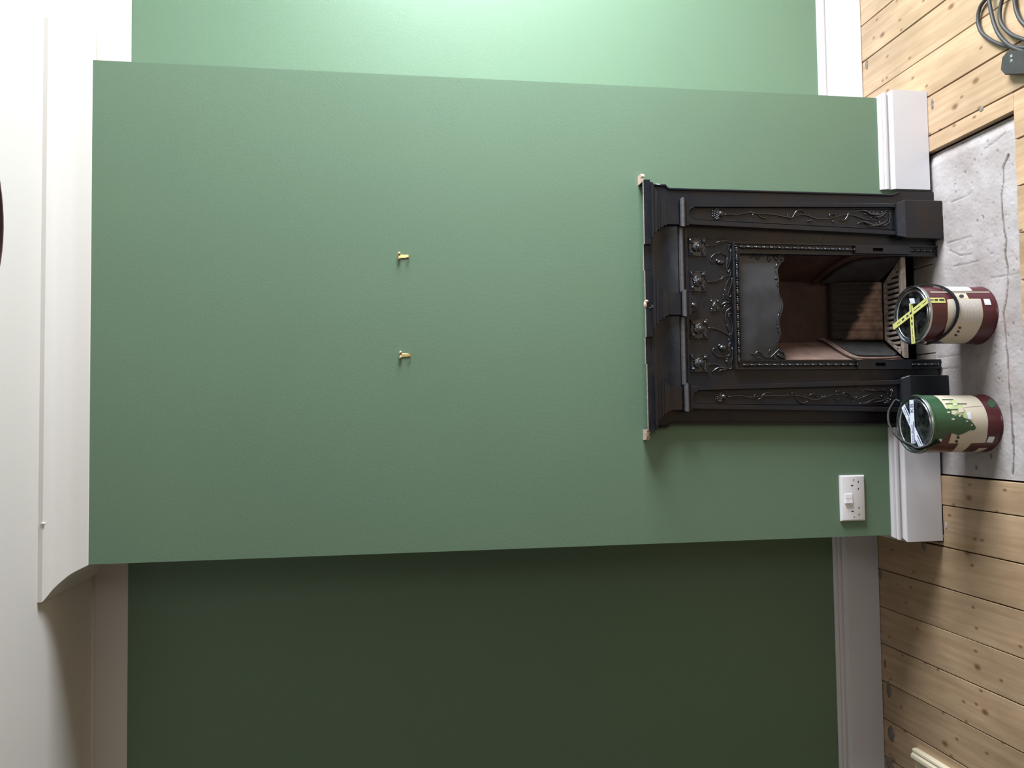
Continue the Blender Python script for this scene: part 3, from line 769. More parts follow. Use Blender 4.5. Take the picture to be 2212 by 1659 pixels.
relief('scrolling_vine_relief', YQ, [
    [A_, (930, 500), (1080, 505), (1240, 480), (1330, 440), (1500, 400), (1640, 360), (1740, 400), (1800, 440)],
    ([A_, (1240, 430), (1340, 390), (1480, 350), (1600, 330), (1720, 380)], dict(r=.0034, leaf=1)),
    [A_, (1790, 460), (1735, 540), (1730, 660), (1780, 745), (1805, 690), (1800, 600)],
    [A_, (1795, 640), (1800, 900), (1770, 1080), (1730, 1200), (1690, 1290), (1650, 1400), (1700, 1455), (1745, 1400), (1785, 1370)],
    ([A_, (1560, 590), (1545, 690), (1555, 790), (1390, 780), (1200, 830), (1095, 930), (1065, 1020), (1090, 1105), (1230, 1105)], dict(r=.0020)),
    [A_, (1555, 795), (1640, 900), (1655, 1050), (1640, 1200), (1640, 1340)],
    [A_, (1690, 960), (1700, 1070), (1640, 1230)],
    [A_, (1790, 1450), (1800, 1540), 'B', (1790, 60), (1760, 130), (1700, 280), (1620, 430), (1590, 600), (1600, 750), (1640, 880), (1700, 960), (1780, 990)],
    [B_, (980, 300), (1100, 320), (1250, 290), (1400, 240), (1550, 150), (1680, 100), (1760, 95)],
    [B_, (1840, 180), (1840, 300), (1820, 440), (1770, 560), (1710, 700), (1700, 800), (1740, 870), (1800, 840)],
    ([B_, (1530, 750), (1535, 860), (1520, 955)], dict(r=.0022)),
    ([B_, (1430, 1175), (1530, 1100), (1650, 1050), (1760, 1070), (1850, 1120)], dict(r=.0036, leaf=1)),
    ([B_, (1470, 1385), (1530, 1270), (1600, 1150), (1720, 1120)], dict(r=.003, leaf=1)),
    ([B_, (1840, 1235), (1700, 1310), (1620, 1400), (1595, 1540), 'C', (1060, 170), (1075, 290)], dict(r=.0022)),
    [C__, (1225, 80), (1155, 90), (1155, 170), (1205, 270), (1240, 380), (1235, 500), (1220, 620), (1240, 710)],
    [C__, (1100, 350), (1130, 430), (1170, 520), (1200, 565)],
    [C__, (660, 430), (780, 430), (900, 470), (1020, 530), (1150, 605), (1205, 570)],
    [C__, (1150, 690), (1165, 760), (1140, 860), (1180, 960), (1165, 1060), (1100, 1100), (1000, 1125), (880, 1100), (790, 1030), (765, 960), (790, 915), (860, 905)],
    [C__, (1185, 780), (1155, 900), (1150, 1010)],
    [C__, (1230, 900), (1245, 1050), (1240, 1160), (1205, 1240), (1235, 1330), (1200, 1400), (1150, 1405)],
    [C__, (1110, 1140), (1098, 1210)],
    [C__, (660, 1300), (760, 1290), (880, 1305), (1000, 1350), (1150, 1402)],
    ([C__, (735, 1485), (820, 1425), (920, 1375), (1050, 1390), (1160, 1420)], dict(r=.0034, leaf=1)),
    ([C__, (880, 1490), (950, 1440), (1050, 1420), (1120, 1430)], dict(r=.003, leaf=1)),
], [(A_, 1310, 1055, 75, 75), (A_, 1440, 1110, 170, 100), (A_, 1570, 605, 40, 40), (A_, 1030, 265, 35, 30), (A_, 1150, 280, 35, 35), (A_, 1370, 270, 35, 35), (A_, 1540, 265, 35, 35), (A_, 1380, 772, 35, 30),
    (A_, 1795, 720, 35, 35), (A_, 1735, 1200, 32, 28), (A_, 1700, 1280, 35, 30), (B_, 1700, 290, 35, 35), (B_, 1595, 605, 40, 35), (B_, 1795, 835, 45, 45), (B_, 1780, 990, 40, 30), (B_, 1500, 165, 40, 50),
    (C__, 930, 850, 48, 48), (C__, 1010, 905, 110, 85), (C__, 1098, 1228, 38, 45), (C__, 1190, 580, 40, 30), (C__, 750, 1295, 25, 18), (C__, 885, 1312, 22, 18)], fire)

def rosette(x0, x1, y0, y1, tilt, name='rose_tile', small=False):
    "square leaf-edged tile with a rose: cup, ribs and rows of petals"
    Y = YQ; c = atY((x0+x1)/2, (y0+y1)/2, Y); hx = (y1-y0)/2*.00139; hz = (x1-x0)/2*.00139
    bm = new()
    # sunk tile and curled leaf border
    prism(bm, [(c.x-hx, c.z-hz), (c.x+hx, c.z-hz), (c.x+hx, c.z+hz), (c.x-hx, c.z+hz)], YP-.0022, YP, bev=.001)
    k = 1 if not small else .7
    for sx, sz in ((1, 1), (1, -1), (-1, 1), (-1, -1)):
        for (a, b_) in (((.98, .98), (.12, .96)), ((.98, .98), (.96, .12))):
            m = ((a[0]+b_[0])/2*.93, (a[1]+b_[1])/2*.93)
            tube(bm, [(c.x+sx*hx*q[0], Y-.001-.0015*(i == 1), c.z+sz*hz*q[1]) for i, q in enumerate((a, m, b_))], .0019*k, seg=6, k=4)
        tube(bm, [(c.x+sx*hx*.9, Y-.002, c.z+sz*hz*.9), (c.x+sx*hx*.66, Y-.004, c.z+sz*hz*.72), (c.x+sx*hx*.42, Y-.003, c.z+sz*hz*.50)], lambda f: .0055*k*math.sin(math.pi*(.15+.75*f)), seg=6, flat=.6, k=4)
        ball(bm, (c.x+sx*hx*.93, Y-.003, c.z+sz*hz*.93), .0026*k)
    # the rose
    rot = Matrix.Rotation(tilt, 3, 'Y')
    f = lambda u, d, w: c+rot @ Vector((u*hx, 0, w*hz))+Vector((0, Y-c.y-d, 0))
    R_ = min(hx, hz)
    ball(bm, f(0, .003, -.16), R_*.46, R_*.36, R_*.40, seg=14)
    for i in range(7):
        a = (i-3)*.16
        tube(bm, [f(a*.85, .0035+R_*.30*(1-abs(a)), .05), f(a*.7, .004+R_*.34*(1-abs(a)), -.22), f(a*.1, .004, -.60)], .0009, seg=5, k=3)
    for row, (w, n, rr, dd) in enumerate(((.12, 8, .0030, .008), (.27, 7, .0030, .009), (.40, 6, .0027, .007), (.52, 4, .0023, .005))):
        for i in range(n):
            u = ((i+.5)/n*2-1)*(.52-.06*row)
            ball(bm, f(u, dd*k*(1-.8*abs(u)), w-.22*u*u+(.012 if i % 2 else -.012)), rr*k*1.35, rr*k*1.2, rr*k*1.15, seg=7)
    return obj(name, bm, M_RELIEF, fire, smooth=True, angle=40)
rosette(1485.4, 1526, 513.9, 554.3, .35); rosette(1488.7, 1525.5, 584.4, 631.6, -.25)
rosette(1489.9, 1529.7, 689, 733.3, .2); rosette(1489.9, 1530, 764.9, 805.6, 0); rosette(1533.3, 1553.8, 646.4, 673.8, .4, small=True)

YV = YR-.0015
def flower_head(v, x, y, w, h, par):
    bs = [(v, x+w*1.15, y, w*.85, h*.55)]
    rnd = random.Random(3)
    for i, cx_ in enumerate((-.9, -.35, .2, .55)):
        n = (3, 5, 6, 5)[i]
        for j in range(n):
            bs.append((v, x+w*cx_+rnd.uniform(-5, 5), y+h*((j+.5)/n*2-1)*(.62, .85, 1, .9)[i], w*.30, h*.24))
    return bs
relief('climbing_vine_relief', YV, [
    ['D', (780, 310), (900, 305), (1020, 320), (1120, 300), (1300, 270), (1430, 295), (1600, 300), (1800, 315), (1950, 350), (2100, 370), 'E', (20, 348), (100, 335), (220, 290), (330, 290), (480, 345), (620, 370), (760, 360), (900, 330), (1050, 290), (1200, 300), (1320, 330), (1430, 375), (1600, 390), (1720, 380), (1780, 330), (1860, 230)],
    (['D', (1285, 272), (1325, 238), (1362, 285), (1325, 328)], dict(r=.0021)), (['D', (1430, 290), (1520, 370), (1600, 372), (1650, 335)], dict(r=.0018, leaf=1)),
    (['D', (2100, 410), (2150, 340), (2205, 250), 'E', (215, 203), (290, 220), (318, 285)], dict(r=.0028, leaf=1)), (['E', (365, 400), (420, 402), (470, 352)], dict(r=.003, leaf=1)),
    (['E', (775, 325), (790, 275), (850, 272), (890, 312)], dict(r=.0024)), (['E', (1170, 280), (1125, 255), (1105, 325), (1040, 395), (950, 385)], dict(r=.0024, leaf=1)),
    (['E', (1245, 258), (1330, 215), (1440, 225), (1510, 270), (1620, 290), (1740, 270), (1830, 212), (1905, 222)], dict(r=.0038, leaf=1)),
    (['E', (1285, 457), (1390, 418), (1460, 440), (1600, 480), (1760, 480)], dict(r=.0042, leaf=1)), (['E', (1885, 250), (1892, 330), (1860, 475)], dict(r=.0024)),
    (['E', (1680, 360), (1760, 290), (1850, 240)], dict(r=.0034, leaf=1)), (['D', (2030, 360), (2035, 305)], dict(r=.0014)),
    (['E', (1440, 500), (1560, 500), (1700, 470), (1800, 420), (1860, 350)], dict(r=.0040, leaf=1)), (['E', (1560, 330), (1660, 330), (1760, 300), (1850, 215)], dict(r=.0036, leaf=1)), (['E', (1700, 500), (1800, 480), (1880, 430)], dict(r=.0040, leaf=1)),
], [('E', x, y, 26, 26) for x, y in ((850, 415), (1525, 235), (1590, 255), (1660, 265), (1740, 240), (1440, 280), (1545, 350), (1790, 330), (1680, 350), (1500, 480), (1640, 450), (1770, 440), (1700, 430), (1830, 460))]
   + [('D', 905, 303, 16, 16), ('D', 1110, 300, 16, 16), ('D', 2035, 310, 18, 18)] + flower_head('D', 620, 295, 75, 125, pilR), pilR)
relief('climbing_vine_relief', YV, [
    ['F', (850, 340), (1000, 325), (1130, 325), (1250, 350), (1350, 350), (1500, 330), (1700, 315), (1880, 330), (2100, 300), 'G', (20, 468), (100, 455), (250, 475), (380, 515), (500, 540), (640, 520), (760, 470), (900, 440), (1050, 460), (1160, 490), (1260, 540), (1380, 500), (1500, 455), (1650, 410), (1790, 410)],
    (['F', (1362, 338), (1400, 300), (1440, 350)], dict(r=.0021)), (['F', (1430, 398), (1500, 375), (1545, 305), (1630, 262), (1720, 280), (1810, 322)], dict(r=.0024, leaf=1)),
    (['G', (80, 440), (100, 412), (152, 440), (180, 540), (270, 598), (340, 592), (378, 562)], dict(r=.0021)), (['G', (390, 490), (440, 438), (505, 440), (545, 500)], dict(r=.0024, leaf=1)),
    (['G', (900, 432), (900, 385), (960, 378)], dict(r=.002)), (['G', (870, 508), (920, 545), (985, 508)], dict(r=.0018)),
    (['G', (1015, 440), (1065, 400), (1130, 430), (1180, 492)], dict(r=.0022, leaf=1)),
    (['G', (1365, 382), (1450, 345), (1550, 372), (1700, 372), (1810, 392)], dict(r=.0036, leaf=1)), (['G', (1325, 607), (1450, 602), (1580, 540), (1770, 510)], dict(r=.0038, leaf=1)),
    (['G', (1875, 390), (1930, 345), (1925, 420), (1890, 485)], dict(r=.0034, leaf=1)), (['G', (1380, 500), (1520, 440), (1650, 405)], dict(r=.003, leaf=1)),
    (['G', (1500, 600), (1640, 580), (1760, 560), (1850, 500)], dict(r=.0038, leaf=1)), (['G', (1560, 350), (1700, 345), (1820, 380), (1900, 440)], dict(r=.0034, leaf=1)), (['G', (1760, 600), (1840, 590), (1900, 540)], dict(r=.004, leaf=1)),
], [('G', x, y, 24, 24) for x, y in ((945, 385), (650, 495), (693, 483), (1275, 505), (1580, 360), (1675, 355), (1735, 475), (1800, 365), (1850, 430), (1910, 475), (1860, 520), (1900, 540), (1835, 560))]
   + [('F', 1128, 322, 18, 14), ('F', 1882, 322, 18, 14), ('G', 92, 418, 22, 20)] + flower_head('F', 680, 345, 72, 112, pilL), pilL)

def YHood(q, v):
    p = atY(*px(v, q[0], q[1]), -.02); u = (p.x-OPX0)/(OPX1-OPX0); t = (OPZ-p.z)/(OPZ-.54)
    return HYf(u, min(1, max(0, t)))-.0012
relief('hood_vine_relief', YHood, [
    (['H', (670, 742), (770, 685), (830, 700), (880, 780), (930, 795), (1000, 700), (1060, 650), (1200, 582)], dict(r=.0021)), ['H', (775, 680), (830, 608)],
    (['H', (1300, 875), (1250, 780), (1270, 700), (1360, 690), (1450, 720), (1540, 840)], dict(r=.002)), ['H', (1345, 790), (1300, 872)],
    (['H', (1440, 655), (1490, 585), (1530, 600)], dict(r=.0026, leaf=1)), (['H', (1450, 660), (1500, 740), (1560, 840)], dict(r=.003, leaf=1)),
    (['H', (1590, 745), (1620, 665), (1700, 600)], dict(r=.0024, leaf=1)), (['H', (1585, 832), (1650, 780), (1740, 815), (1722, 880), (1580, 890)], dict(r=.0022)),
    (['H', (1555, 890), (1520, 1020), (1475, 1120)], dict(r=.0028, leaf=1)),
    (['H', (1510, 1130), (1530, 1260), (1560, 1400), 'J', (1625, 1225), (1660, 1240), (1640, 1290), (1668, 1340), (1668, 1400), (1690, 1470), (1693, 1560), (1672, 1655)], dict(r=.0022)),
    (['P', (1682, 678), (1678.5, 690), (1679, 703), (1683, 716), (1682.5, 728), (1677.5, 742), (1677.5, 752)], dict(r=.0020)),
    (['I', (320, 870), (370, 900), (430, 905), (450, 860), (520, 818), (590, 850), (650, 930), (740, 990), (870, 995), (960, 930), (1050, 840), (1150, 752), (1240, 770)], dict(r=.0022)),
    (['I', (430, 912), (520, 900), (572, 950), (520, 1008), (450, 990)], dict(r=.0017)), (['I', (840, 872), (850, 800), (885, 780)], dict(r=.002)),
    (['I', (1010, 930), (1020, 1020), (1100, 1080), (1200, 1070)], dict(r=.003, leaf=1)), (['I', (1080, 900), (1130, 930), (1220, 1000), (1300, 1060)], dict(r=.004, leaf=1)),
    (['I', (1150, 800), (1240, 830), (1310, 930)], dict(r=.003, leaf=1)),
], [('H', 893, 705, 22, 22), ('H', 1495, 600, 40, 40), ('H', 1720, 860, 35, 30), ('I', 870, 785, 30, 30), ('I', 928, 770, 20, 16), ('I', 1060, 520, 32, 24), ('I', 1105, 95, 30, 28), ('I', 1125, 205, 30, 24), ('I', 1140, 920, 30, 30), ('I', 1220, 850, 24, 30)], hood)

# ---- fire box behind the plate
BX0, BX1, BYd = -.075, .128, .165
SPL = BYd
def cheek(x0, x1, m=M_SOOT):
    bm = new(); quad(bm, (x0, -.004, .092), (x1, BYd, .092), (x1, BYd+.03, .75), (x0, -.004, .75))
    e = .01 if x0 > 0 else -.01
    quad(bm, (x0+e, -.004, .092), (x1+e, BYd+.01, .092), (x1+e, BYd+.04, .75), (x0+e, -.004, .75)); return bm
bm = cheek(.196, BX1); obj('fire_cheek', bm, M_SOOT, fire)
M_CHEEK_L = mat('pinkish_iron_painted_lit', (.26, .165, .13, 1), .7, noise_amt=.5, nscale=18, bump=.001)  # paler colour than the other cheek: window light painted in
bm = cheek(-.162, BX0); o = obj('fire_cheek', bm, M_CHEEK_L, fire); o['label'] = 'pinkish brown fire cheek'
bm = new(); box(bm, BX0-.012, BX1+.012, BYd+.004, BYd+.02, .25, .74); obj('fire_back', bm, M_SOOT, fire)
bm = new(); box(bm, -.19, .225, 0, BYd+.05, .742, .752); obj('throat_plate', bm, M_SOOT, fire)
# fluted fire brick across the back
bm = new(); rows = []
nxx = 64
for k, (z, yo) in enumerate(((.098, .000), (.108, -.004), (.16, -.002), (.22, .006), (.262, .014), (.276, .020), (.280, .034))):
    r_ = []
    for i in range(nxx+1):
        X = lerp(BX0+.002, BX1-.002, i/nxx)
        fl = .0055*math.cos((X-.03)*2*math.pi/.031)*(1 if 0 < k < 5 else 0)+.0022*noise.noise(Vector((X*50, z*50, 0)))
        r_.append((X, BYd-.042+yo-fl, z))
    rows.append([(BX0+.002, BYd+.004, z)]+r_+[(BX1-.002, BYd+.004, z)])
loft(bm, rows); fb = obj('fire_brick', bm, M_FBRICK, fire, smooth=True, angle=50)
# clay cheeks standing either side of the grate, each with a raised curved rim
def side_clay(px_list, x0, x1, rim, m_rim, lab):
    p = Vector((x0, -.004, 0)); q = Vector((x1, BYd, 0)); d = (q-p).normalized(); n = Vector((d.y, -d.x, 0))
    if (CAM-p).dot(n) < 0: n = -n
    P0 = p+n*.010
    pts = [atPlane(x, y, P0, n) for x, y in px_list]
    bm = new(); loft(bm, [[tuple(v-n*.009) for v in pts], [tuple(v) for v in pts]])
    o = obj('side_fire_brick', bm, M_SLATE, fire); o['label'] = lab
    bm = new()
    for off, r_ in ((0, .0045), (-6, .003)):
        R_ = [atPlane(x+off, y, P0-n*.003, n) for x, y in rim]
        tube(bm, R_, r_, seg=8, up_=n, k=4)
    obj('rim', bm, m_rim, fire, smooth=True)
side_clay([(1786, 731), (1906, 738), (1938, 762), (1932, 768), (1852, 767), (1835, 760), (1810, 747)], -.162, BX0,
          [(1772, 731), (1790, 738), (1812, 752), (1834, 765), (1856, 773), (1900, 774), (1944, 772)], M_CHEEK_L, 'slate grey sooty side fire brick')
side_clay([(1775, 612), (1896, 611), (1944, 556), (1868, 564), (1838, 572), (1805, 590)], .196, BX1,
          [(1757, 613), (1775, 598), (1805, 575), (1830, 560), (1850, 553), (1900, 552), (1944, 551)], M_SOOT, 'soot-black side fire brick')
# ash pit under the grate: near-black sheets paint in its shade
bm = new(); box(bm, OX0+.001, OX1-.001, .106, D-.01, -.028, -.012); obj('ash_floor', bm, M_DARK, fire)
bm = new(); box(bm, OX0+.001, OX1-.001, .150, .158, -.012, .092); obj('pit_shade_back', bm, M_DARK, fire)
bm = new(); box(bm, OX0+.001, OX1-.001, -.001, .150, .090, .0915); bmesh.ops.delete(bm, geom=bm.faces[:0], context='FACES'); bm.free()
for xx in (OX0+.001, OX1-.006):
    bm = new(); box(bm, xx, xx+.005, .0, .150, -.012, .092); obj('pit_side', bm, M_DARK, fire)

# ------------------------------------------------------------------ the loose bottom grate
GZ = .1155
grate = empty('fire_grate', (.02, .03, GZ-.008), 'rusty slotted cast iron bottom grate inside the fireplace opening', 'grate')
fL, fR, bL, bR = -.148, .188, -.078, .116       # front and back corners
yF, yB = -.017, .088
gx = lambda s, y: lerp(lerp(fL, fR, s), lerp(bL, bR, s), (y-yF)/(yB-yF))
def gbar(name, pts, z0=GZ-.010, z1=GZ, bev=True):
    bm = new(); loft(bm, [[(p[0], p[1], z) for p in pts] for z in (z0, z1)])
    if bev: bmesh.ops.bevel(bm, geom=[e for e in bm.edges if abs(e.verts[0].co.z-z1) < 1e-6 and abs(e.verts[1].co.z-z1) < 1e-6], offset=.0012, segments=1, affect='EDGES')
    return obj(name, bm, M_RUST, grate)
gbar('front_rail', [(fL, yF), (fR, yF), (gx(1, yF+.017), yF+.017), (gx(0, yF+.017), yF+.017)], GZ-.016)
gbar('back_rail', [(gx(0, yB-.010), yB-.010), (gx(1, yB-.010), yB-.010), (bR, yB), (bL, yB)])
for s in (0, 1):
    e = .012 if s == 0 else -.012
    gbar('side_rail', [(gx(s, yF+.01), yF+.01), (gx(s, yF+.01)+e*1.3, yF+.01), (gx(s, yB-.005)+e, yB-.005), (gx(s, yB-.005), yB-.005)])
n = 19
for i in range(1, n):
    xm = lerp(fL, fR, i/n)
    # bars run square to the wall until the slanting side rail stops them
    ye = yB-.008
    if xm < bL+.008: ye = yF+(xm-fL-.010)/(bL-fL)*(yB-yF)
    if xm > bR-.008: ye = yF+(fR-.010-xm)/(fR-bR)*(yB-yF)
    if ye < yF+.022: continue
    w = .0048
    gbar('bar', [(xm-w, yF+.012), (xm+w, yF+.012), (xm+w, ye), (xm-w, ye)])

# ------------------------------------------------------------------ brass picture hooks
def picture_hook(c, s, label):
    root = empty('picture_hook', (c.x, -.0005, c.z), label, 'hook', 'picture hooks on the chimney breast')
    X, Z = c.x, c.z
    bm = new()
    prism(bm, [(X-.0052, Z-.004), (X-.0042, Z-.027), (X+.0042, Z-.027), (X+.0052, Z-.004), (X+.0075, Z+.003), (X-.0075, Z+.003)], -.0028, -.0004, bev=.0005)
    obj('hook_plate', bm, M_BRASS, root)
    bm = new()
    rings = []
    for a in range(9):
        t = a/8*math.pi
        y = -.0028-.004+.004*math.cos(t); z = Z-.027-.004*math.sin(t)
        rings.append([(X-.004, y-.0006, z), (X+.004, y-.0006, z), (X+.004, y+.0006, z), (X-.004, y+.0006, z)])
    rings.append([(X-.004, -.0114, Z-.021), (X+.004, -.0114, Z-.021), (X+.004, -.0102, Z-.021), (X-.004, -.0102, Z-.021)])
    loft(bm, rings); obj('hook_curl', bm, M_BRASS, root, smooth=True, angle=40)
    for k in (-1, 1):
        bm = new(); p = Vector((X+k*.0072, 0, Z+.001))
        # knurled head: short fluted drum with a dome
        seg = 20
        rr = [.0049 if i % 2 else .0043 for i in range(seg)]
        loft(bm, [[(p.x+r_*q*math.cos(2*math.pi*i/seg), y, p.z+r_*q*math.sin(2*math.pi*i/seg)) for i, r_ in enumerate(rr)] for y, q in ((-.003, .85), (-.0045, 1), (-.0095, 1), (-.0108, .6))])
        cyl(bm, (p.x, 0, p.z+.001), (p.x, -.004, p.z), .0012, 8)
        obj('nail', bm, M_BRASS, root, smooth=True, angle=50)
picture_hook(atY(863, 554, 0), 1, 'brass double-nailed picture hook on the green breast, the right-hand one nearer the window side')
picture_hook(atY(866, 767.5, 0), 1, 'brass double-nailed picture hook on the green breast, the left-hand one above the hood centre')

# ------------------------------------------------------------------ double socket
sock = empty('double_socket', (-.605, -.0005, .262), 'white plastic double power socket with one centre rocker, on the green wall above the skirting', 'socket')
A = atY(1813.5, 1027, -.006); B = atY(1869.5, 1124.5, -.006)
sx0, sx1, sz0, sz1 = B.x, A.x, B.z, A.z
bm = new()
lv = [(0, -.0005), (0, -.006), (.0015, -.0085), (.0045, -.0105)]
loft(bm, [[(sx0+e, y, sz0+e), (sx1-e, y, sz0+e), (sx1-e, y, sz1-e), (sx0+e, y, sz1-e)] for e, y in lv])
bmesh.ops.bevel(bm, geom=[e for e in bm.edges if abs(e.verts[0].co.y-e.verts[1].co.y) > 1e-5], offset=.0010, segments=2, affect='EDGES')
obj('face_plate', bm, M_WHITE_PL, sock, smooth=True, angle=35)
def sp(x, y): return atY(1790+x/12.76, 1010+y/12.76, -.0106)
p = sp(540, 855)
bm = new(); hw, hh = (985-730)/12.76/2*.00152, (650-440)/12.76/2*.00152
loft(bm, [[(p.x-hw*k, y0, p.z-hh*k), (p.x+hw*k, y1, p.z-hh*k), (p.x+hw*k, y1, p.z+hh*k), (p.x-hw*k, y0, p.z+hh*k)] for k, y0, y1 in ((1, -.010, -.010), (1, -.0165, -.0135), (.94, -.0172, -.0142))])
rk = obj('rocker', bm, M_WHITE_PL, sock)
bm = new(); box(bm, p.x-.0002, p.x+.0002, -.0160, -.0157, p.z-hh*.9, p.z+hh*.9); obj('centre_line', bm, M_GREYLINE, rk)
for cx_, cy_, w, h in ((645, 495, 32, 62), (660, 1210, 32, 62), (817, 395, 54, 28), (820, 585, 54, 28), (834, 1110, 54, 28), (838, 1298, 54, 28)):
    c = sp(cx_, cy_); w_, h_ = w/12.76*.00152/2, h/12.76*.00152/2
    bm = new(); box(bm, c.x-w_, c.x+w_, -.01075, -.008, c.z-h_, c.z+h_); obj('pin_slot', bm, M_INK, sock)
for cx_, cy_ in ((685, 337), (705, 1360)):
    c = sp(cx_, cy_); bm = new(); ball(bm, c, .0026, .0009, .0026, seg=12); obj('screw', bm, M_STEEL, sock, smooth=True)

# ------------------------------------------------------------------ paint cans
class Can:
    def __init__(s, cx_, cy_, r, h, label):
        s.c = Vector((cx_, cy_)); s.r = r; s.h = h; s.zb = HZ+.001
        s.root = empty('paint_can', (cx_, cy_, s.zb), label, 'paint can', 'paint cans on the hearth')
        H = h; R_ = r-.002
        bm = new()
        lathe(bm, [(R_-.004, .003), (R_+.0012, .0), (R_+.0022, .002), (R_+.0012, .0045), (R_, .006), (R_, H-.012), (R_+.0005, H-.010)], (cx_, cy_, s.zb), 72)
        s.body = obj('can_body', bm, M_MAROON, s.root, smooth=True, angle=40)
        bm = new()
        lathe(bm, [(R_, H-.012), (R_+.002, H-.010), (r, H-.006), (r, H-.002), (r-.002, H), (r-.005, H-.001), (r-.0062, H-.005), (r-.0075, H-.0085), (r-.010, H-.0085), (r-.0115, H-.004), (r-.013, H-.0015), (r-.0155, H-.0015), (r-.017, H-.003), (r-.018, H-.0040), (r-.021, H-.0042)], (cx_, cy_, s.zb), 72, cap=False)
        s.lid = obj('lid', bm, M_STEEL, s.root, smooth=True, angle=50)
        bm = new(); lathe(bm, [(r-.021, H-.0042), (r-.030, H-.0040), (.001, H-.0040)], (cx_, cy_, s.zb), 72)
        obj('lid_panel', bm, M_LIDP, s.root, smooth=True)
    def hit(s, x, y):
        "where the line of sight meets the side: (angle, height)"
        d = ray(x, y); o = CAM
        dx, dy = d.x, d.y; ox, oy = o.x-s.c.x, o.y-s.c.y
        a = dx*dx+dy*dy; b_ = 2*(ox*dx+oy*dy); c_ = ox*ox+oy*oy-(s.r-.002)**2
        q = b_*b_-4*a*c_
        t = (-b_-math.sqrt(max(q, 0)))/(2*a)
        p = o+d*t
        return math.atan2(p.y-s.c.y, p.x-s.c.x), p.z
    def patch(s, name, pts, m, off=.0004, parent=None, px_=True, uv=False, jit=0):
        P_ = [Vector(s.hit(*p)) for p in pts] if px_ else [Vector(p) for p in pts]
        if jit:
            Q_ = []
            for i_ in range(len(P_)):
                p_, n_ = P_[i_], P_[(i_+1) % len(P_)]
                for t_ in range(5):
                    q_ = p_.lerp(n_, t_/5); w_ = jit*noise.noise(Vector((q_.x*60, q_.y*700, 3)))
                    Q_.append(Vector((q_.x+w_/s.r, q_.y+jit*noise.noise(Vector((q_.x*60, q_.y*700, 9))))))
            P_ = Q_
        bm = new(); f = bm.faces.new([bm.verts.new((p.x, p.y, 0)) for p in P_])
        a0, a1 = min(p.x for p in P_), max(p.x for p in P_); z0, z1 = min(p.y for p in P_), max(p.y for p in P_)
        k = math.ceil(a0/.09)
        while k*.09 < a1:
            bmesh.ops.bisect_plane(bm, geom=bm.verts[:]+bm.edges[:]+bm.faces[:], plane_co=(k*.09, 0, 0), plane_no=(1, 0, 0)); k += 1
        if uv:
            ul = bm.loops.layers.uv.new('uv')
            for f in bm.faces:
                for l in f.loops: l[ul].uv = ((l.vert.co.x-a0)/(a1-a0), (l.vert.co.y-z0)/(z1-z0))
        for v in bm.verts:
            a, z = v.co.x, v.co.y; R_ = s.r-.002+off
            v.co = (s.c.x+R_*math.cos(a), s.c.y+R_*math.sin(a), z)
        r_ = bmesh.ops.extrude_face_region(bm, geom=bm.faces[:])
        for v in [g for g in r_['geom'] if isinstance(g, bmesh.types.BMVert)]:
            d_ = Vector((v.co.x-s.c.x, v.co.y-s.c.y, 0)).normalized(); v.co += d_*.00025
        return obj(name, bm, m, parent or s.root, smooth=True, angle=40)
    def handle(s, ang, droop, label=None, m=None, width=.0075):
        "strap bail between two ears; droop is the angle it hangs from upright"
        ez = s.zb+s.h-.030; pts = []; R_ = s.r+.004
        ax = Vector((math.cos(ang), math.sin(ang), 0)); ay = Vector((-math.sin(ang), math.cos(ang), 0))
        L_ = s.r*1.12
        for i in range(25):
            t = math.pi*i/24
            out = math.sin(t)**.75*L_; along = math.cos(t)*R_
            dirv = ay*math.sin(droop)+Vector((0, 0, 1))*math.cos(droop)
            pts.append(Vector((s.c.x, s.c.y, ez))+ax*along+dirv*out)
        return pts
    def strap(s, pts, w, th, flat=False):
        bm = new(); rings = []; n_ = len(pts)
        for i, p in enumerate(pts):
            t = (pts[min(i+1, n_-1)]-pts[max(i-1, 0)]).normalized()
            rad = Vector((p.x-s.c.x, p.y-s.c.y, 0 if flat else (p.z-s.zb-s.h+.03))).normalized()
            sd = t.cross(rad).normalized(); nn = sd.cross(t).normalized()
            rings.append([p+sd*w*a+nn*th*b_ for a, b_ in ((-1, -1), (1, -1), (1, 1), (-1, 1))])
        loft(bm, rings)
        return obj('bail_handle', bm, M_BLACKPL, s.root, smooth=True, angle=50)
    def ears(s, ang):
        for k in (0, math.pi):
            a = ang+k; c = Vector((s.c.x+(s.r-.001)*math.cos(a), s.c.y+(s.r-.001)*math.sin(a), s.zb+s.h-.030))
            d_ = Vector((math.cos(a), math.sin(a), 0))
            bm = new(); cyl(bm, c-d_*.001, c+d_*.004, .007, 14); ball(bm, c+d_*.004, .004)
            obj('ear', bm, M_STEEL, s.root, smooth=True, angle=50)
def K(o, s): return lambda *l: [(o[0]+x/s, o[1]+y/s) for x, y in l]
k1 = K((1900, 600), 7.9); k2 = K((1900, 830), 7.9)
def strip(c, a, b_, w, z, name, m, th=.0004, parent=None):
    a, b_ = Vector(a), Vector(b_); d_ = (b_-a).normalized(); n_ = Vector((-d_.y, d_.x))*w/2
    bm = new(); loft(bm, [[(a.x+n_.x, a.y+n_.y, q), (b_.x+n_.x, b_.y+n_.y, q), (b_.x-n_.x, b_.y-n_.y, q), (a.x-n_.x, a.y-n_.y, q)] for q in (z, z+th)])
    return obj(name, bm, m, parent or c.root)
def onlid(c, v, x, y, dz=0): # point of an enlarged view taken onto the lid rim plane
    p = atZ(v[0]+x/v[2], v[1]+y/v[2], c.zb+c.h+dz); return Vector((p.x, p.y))

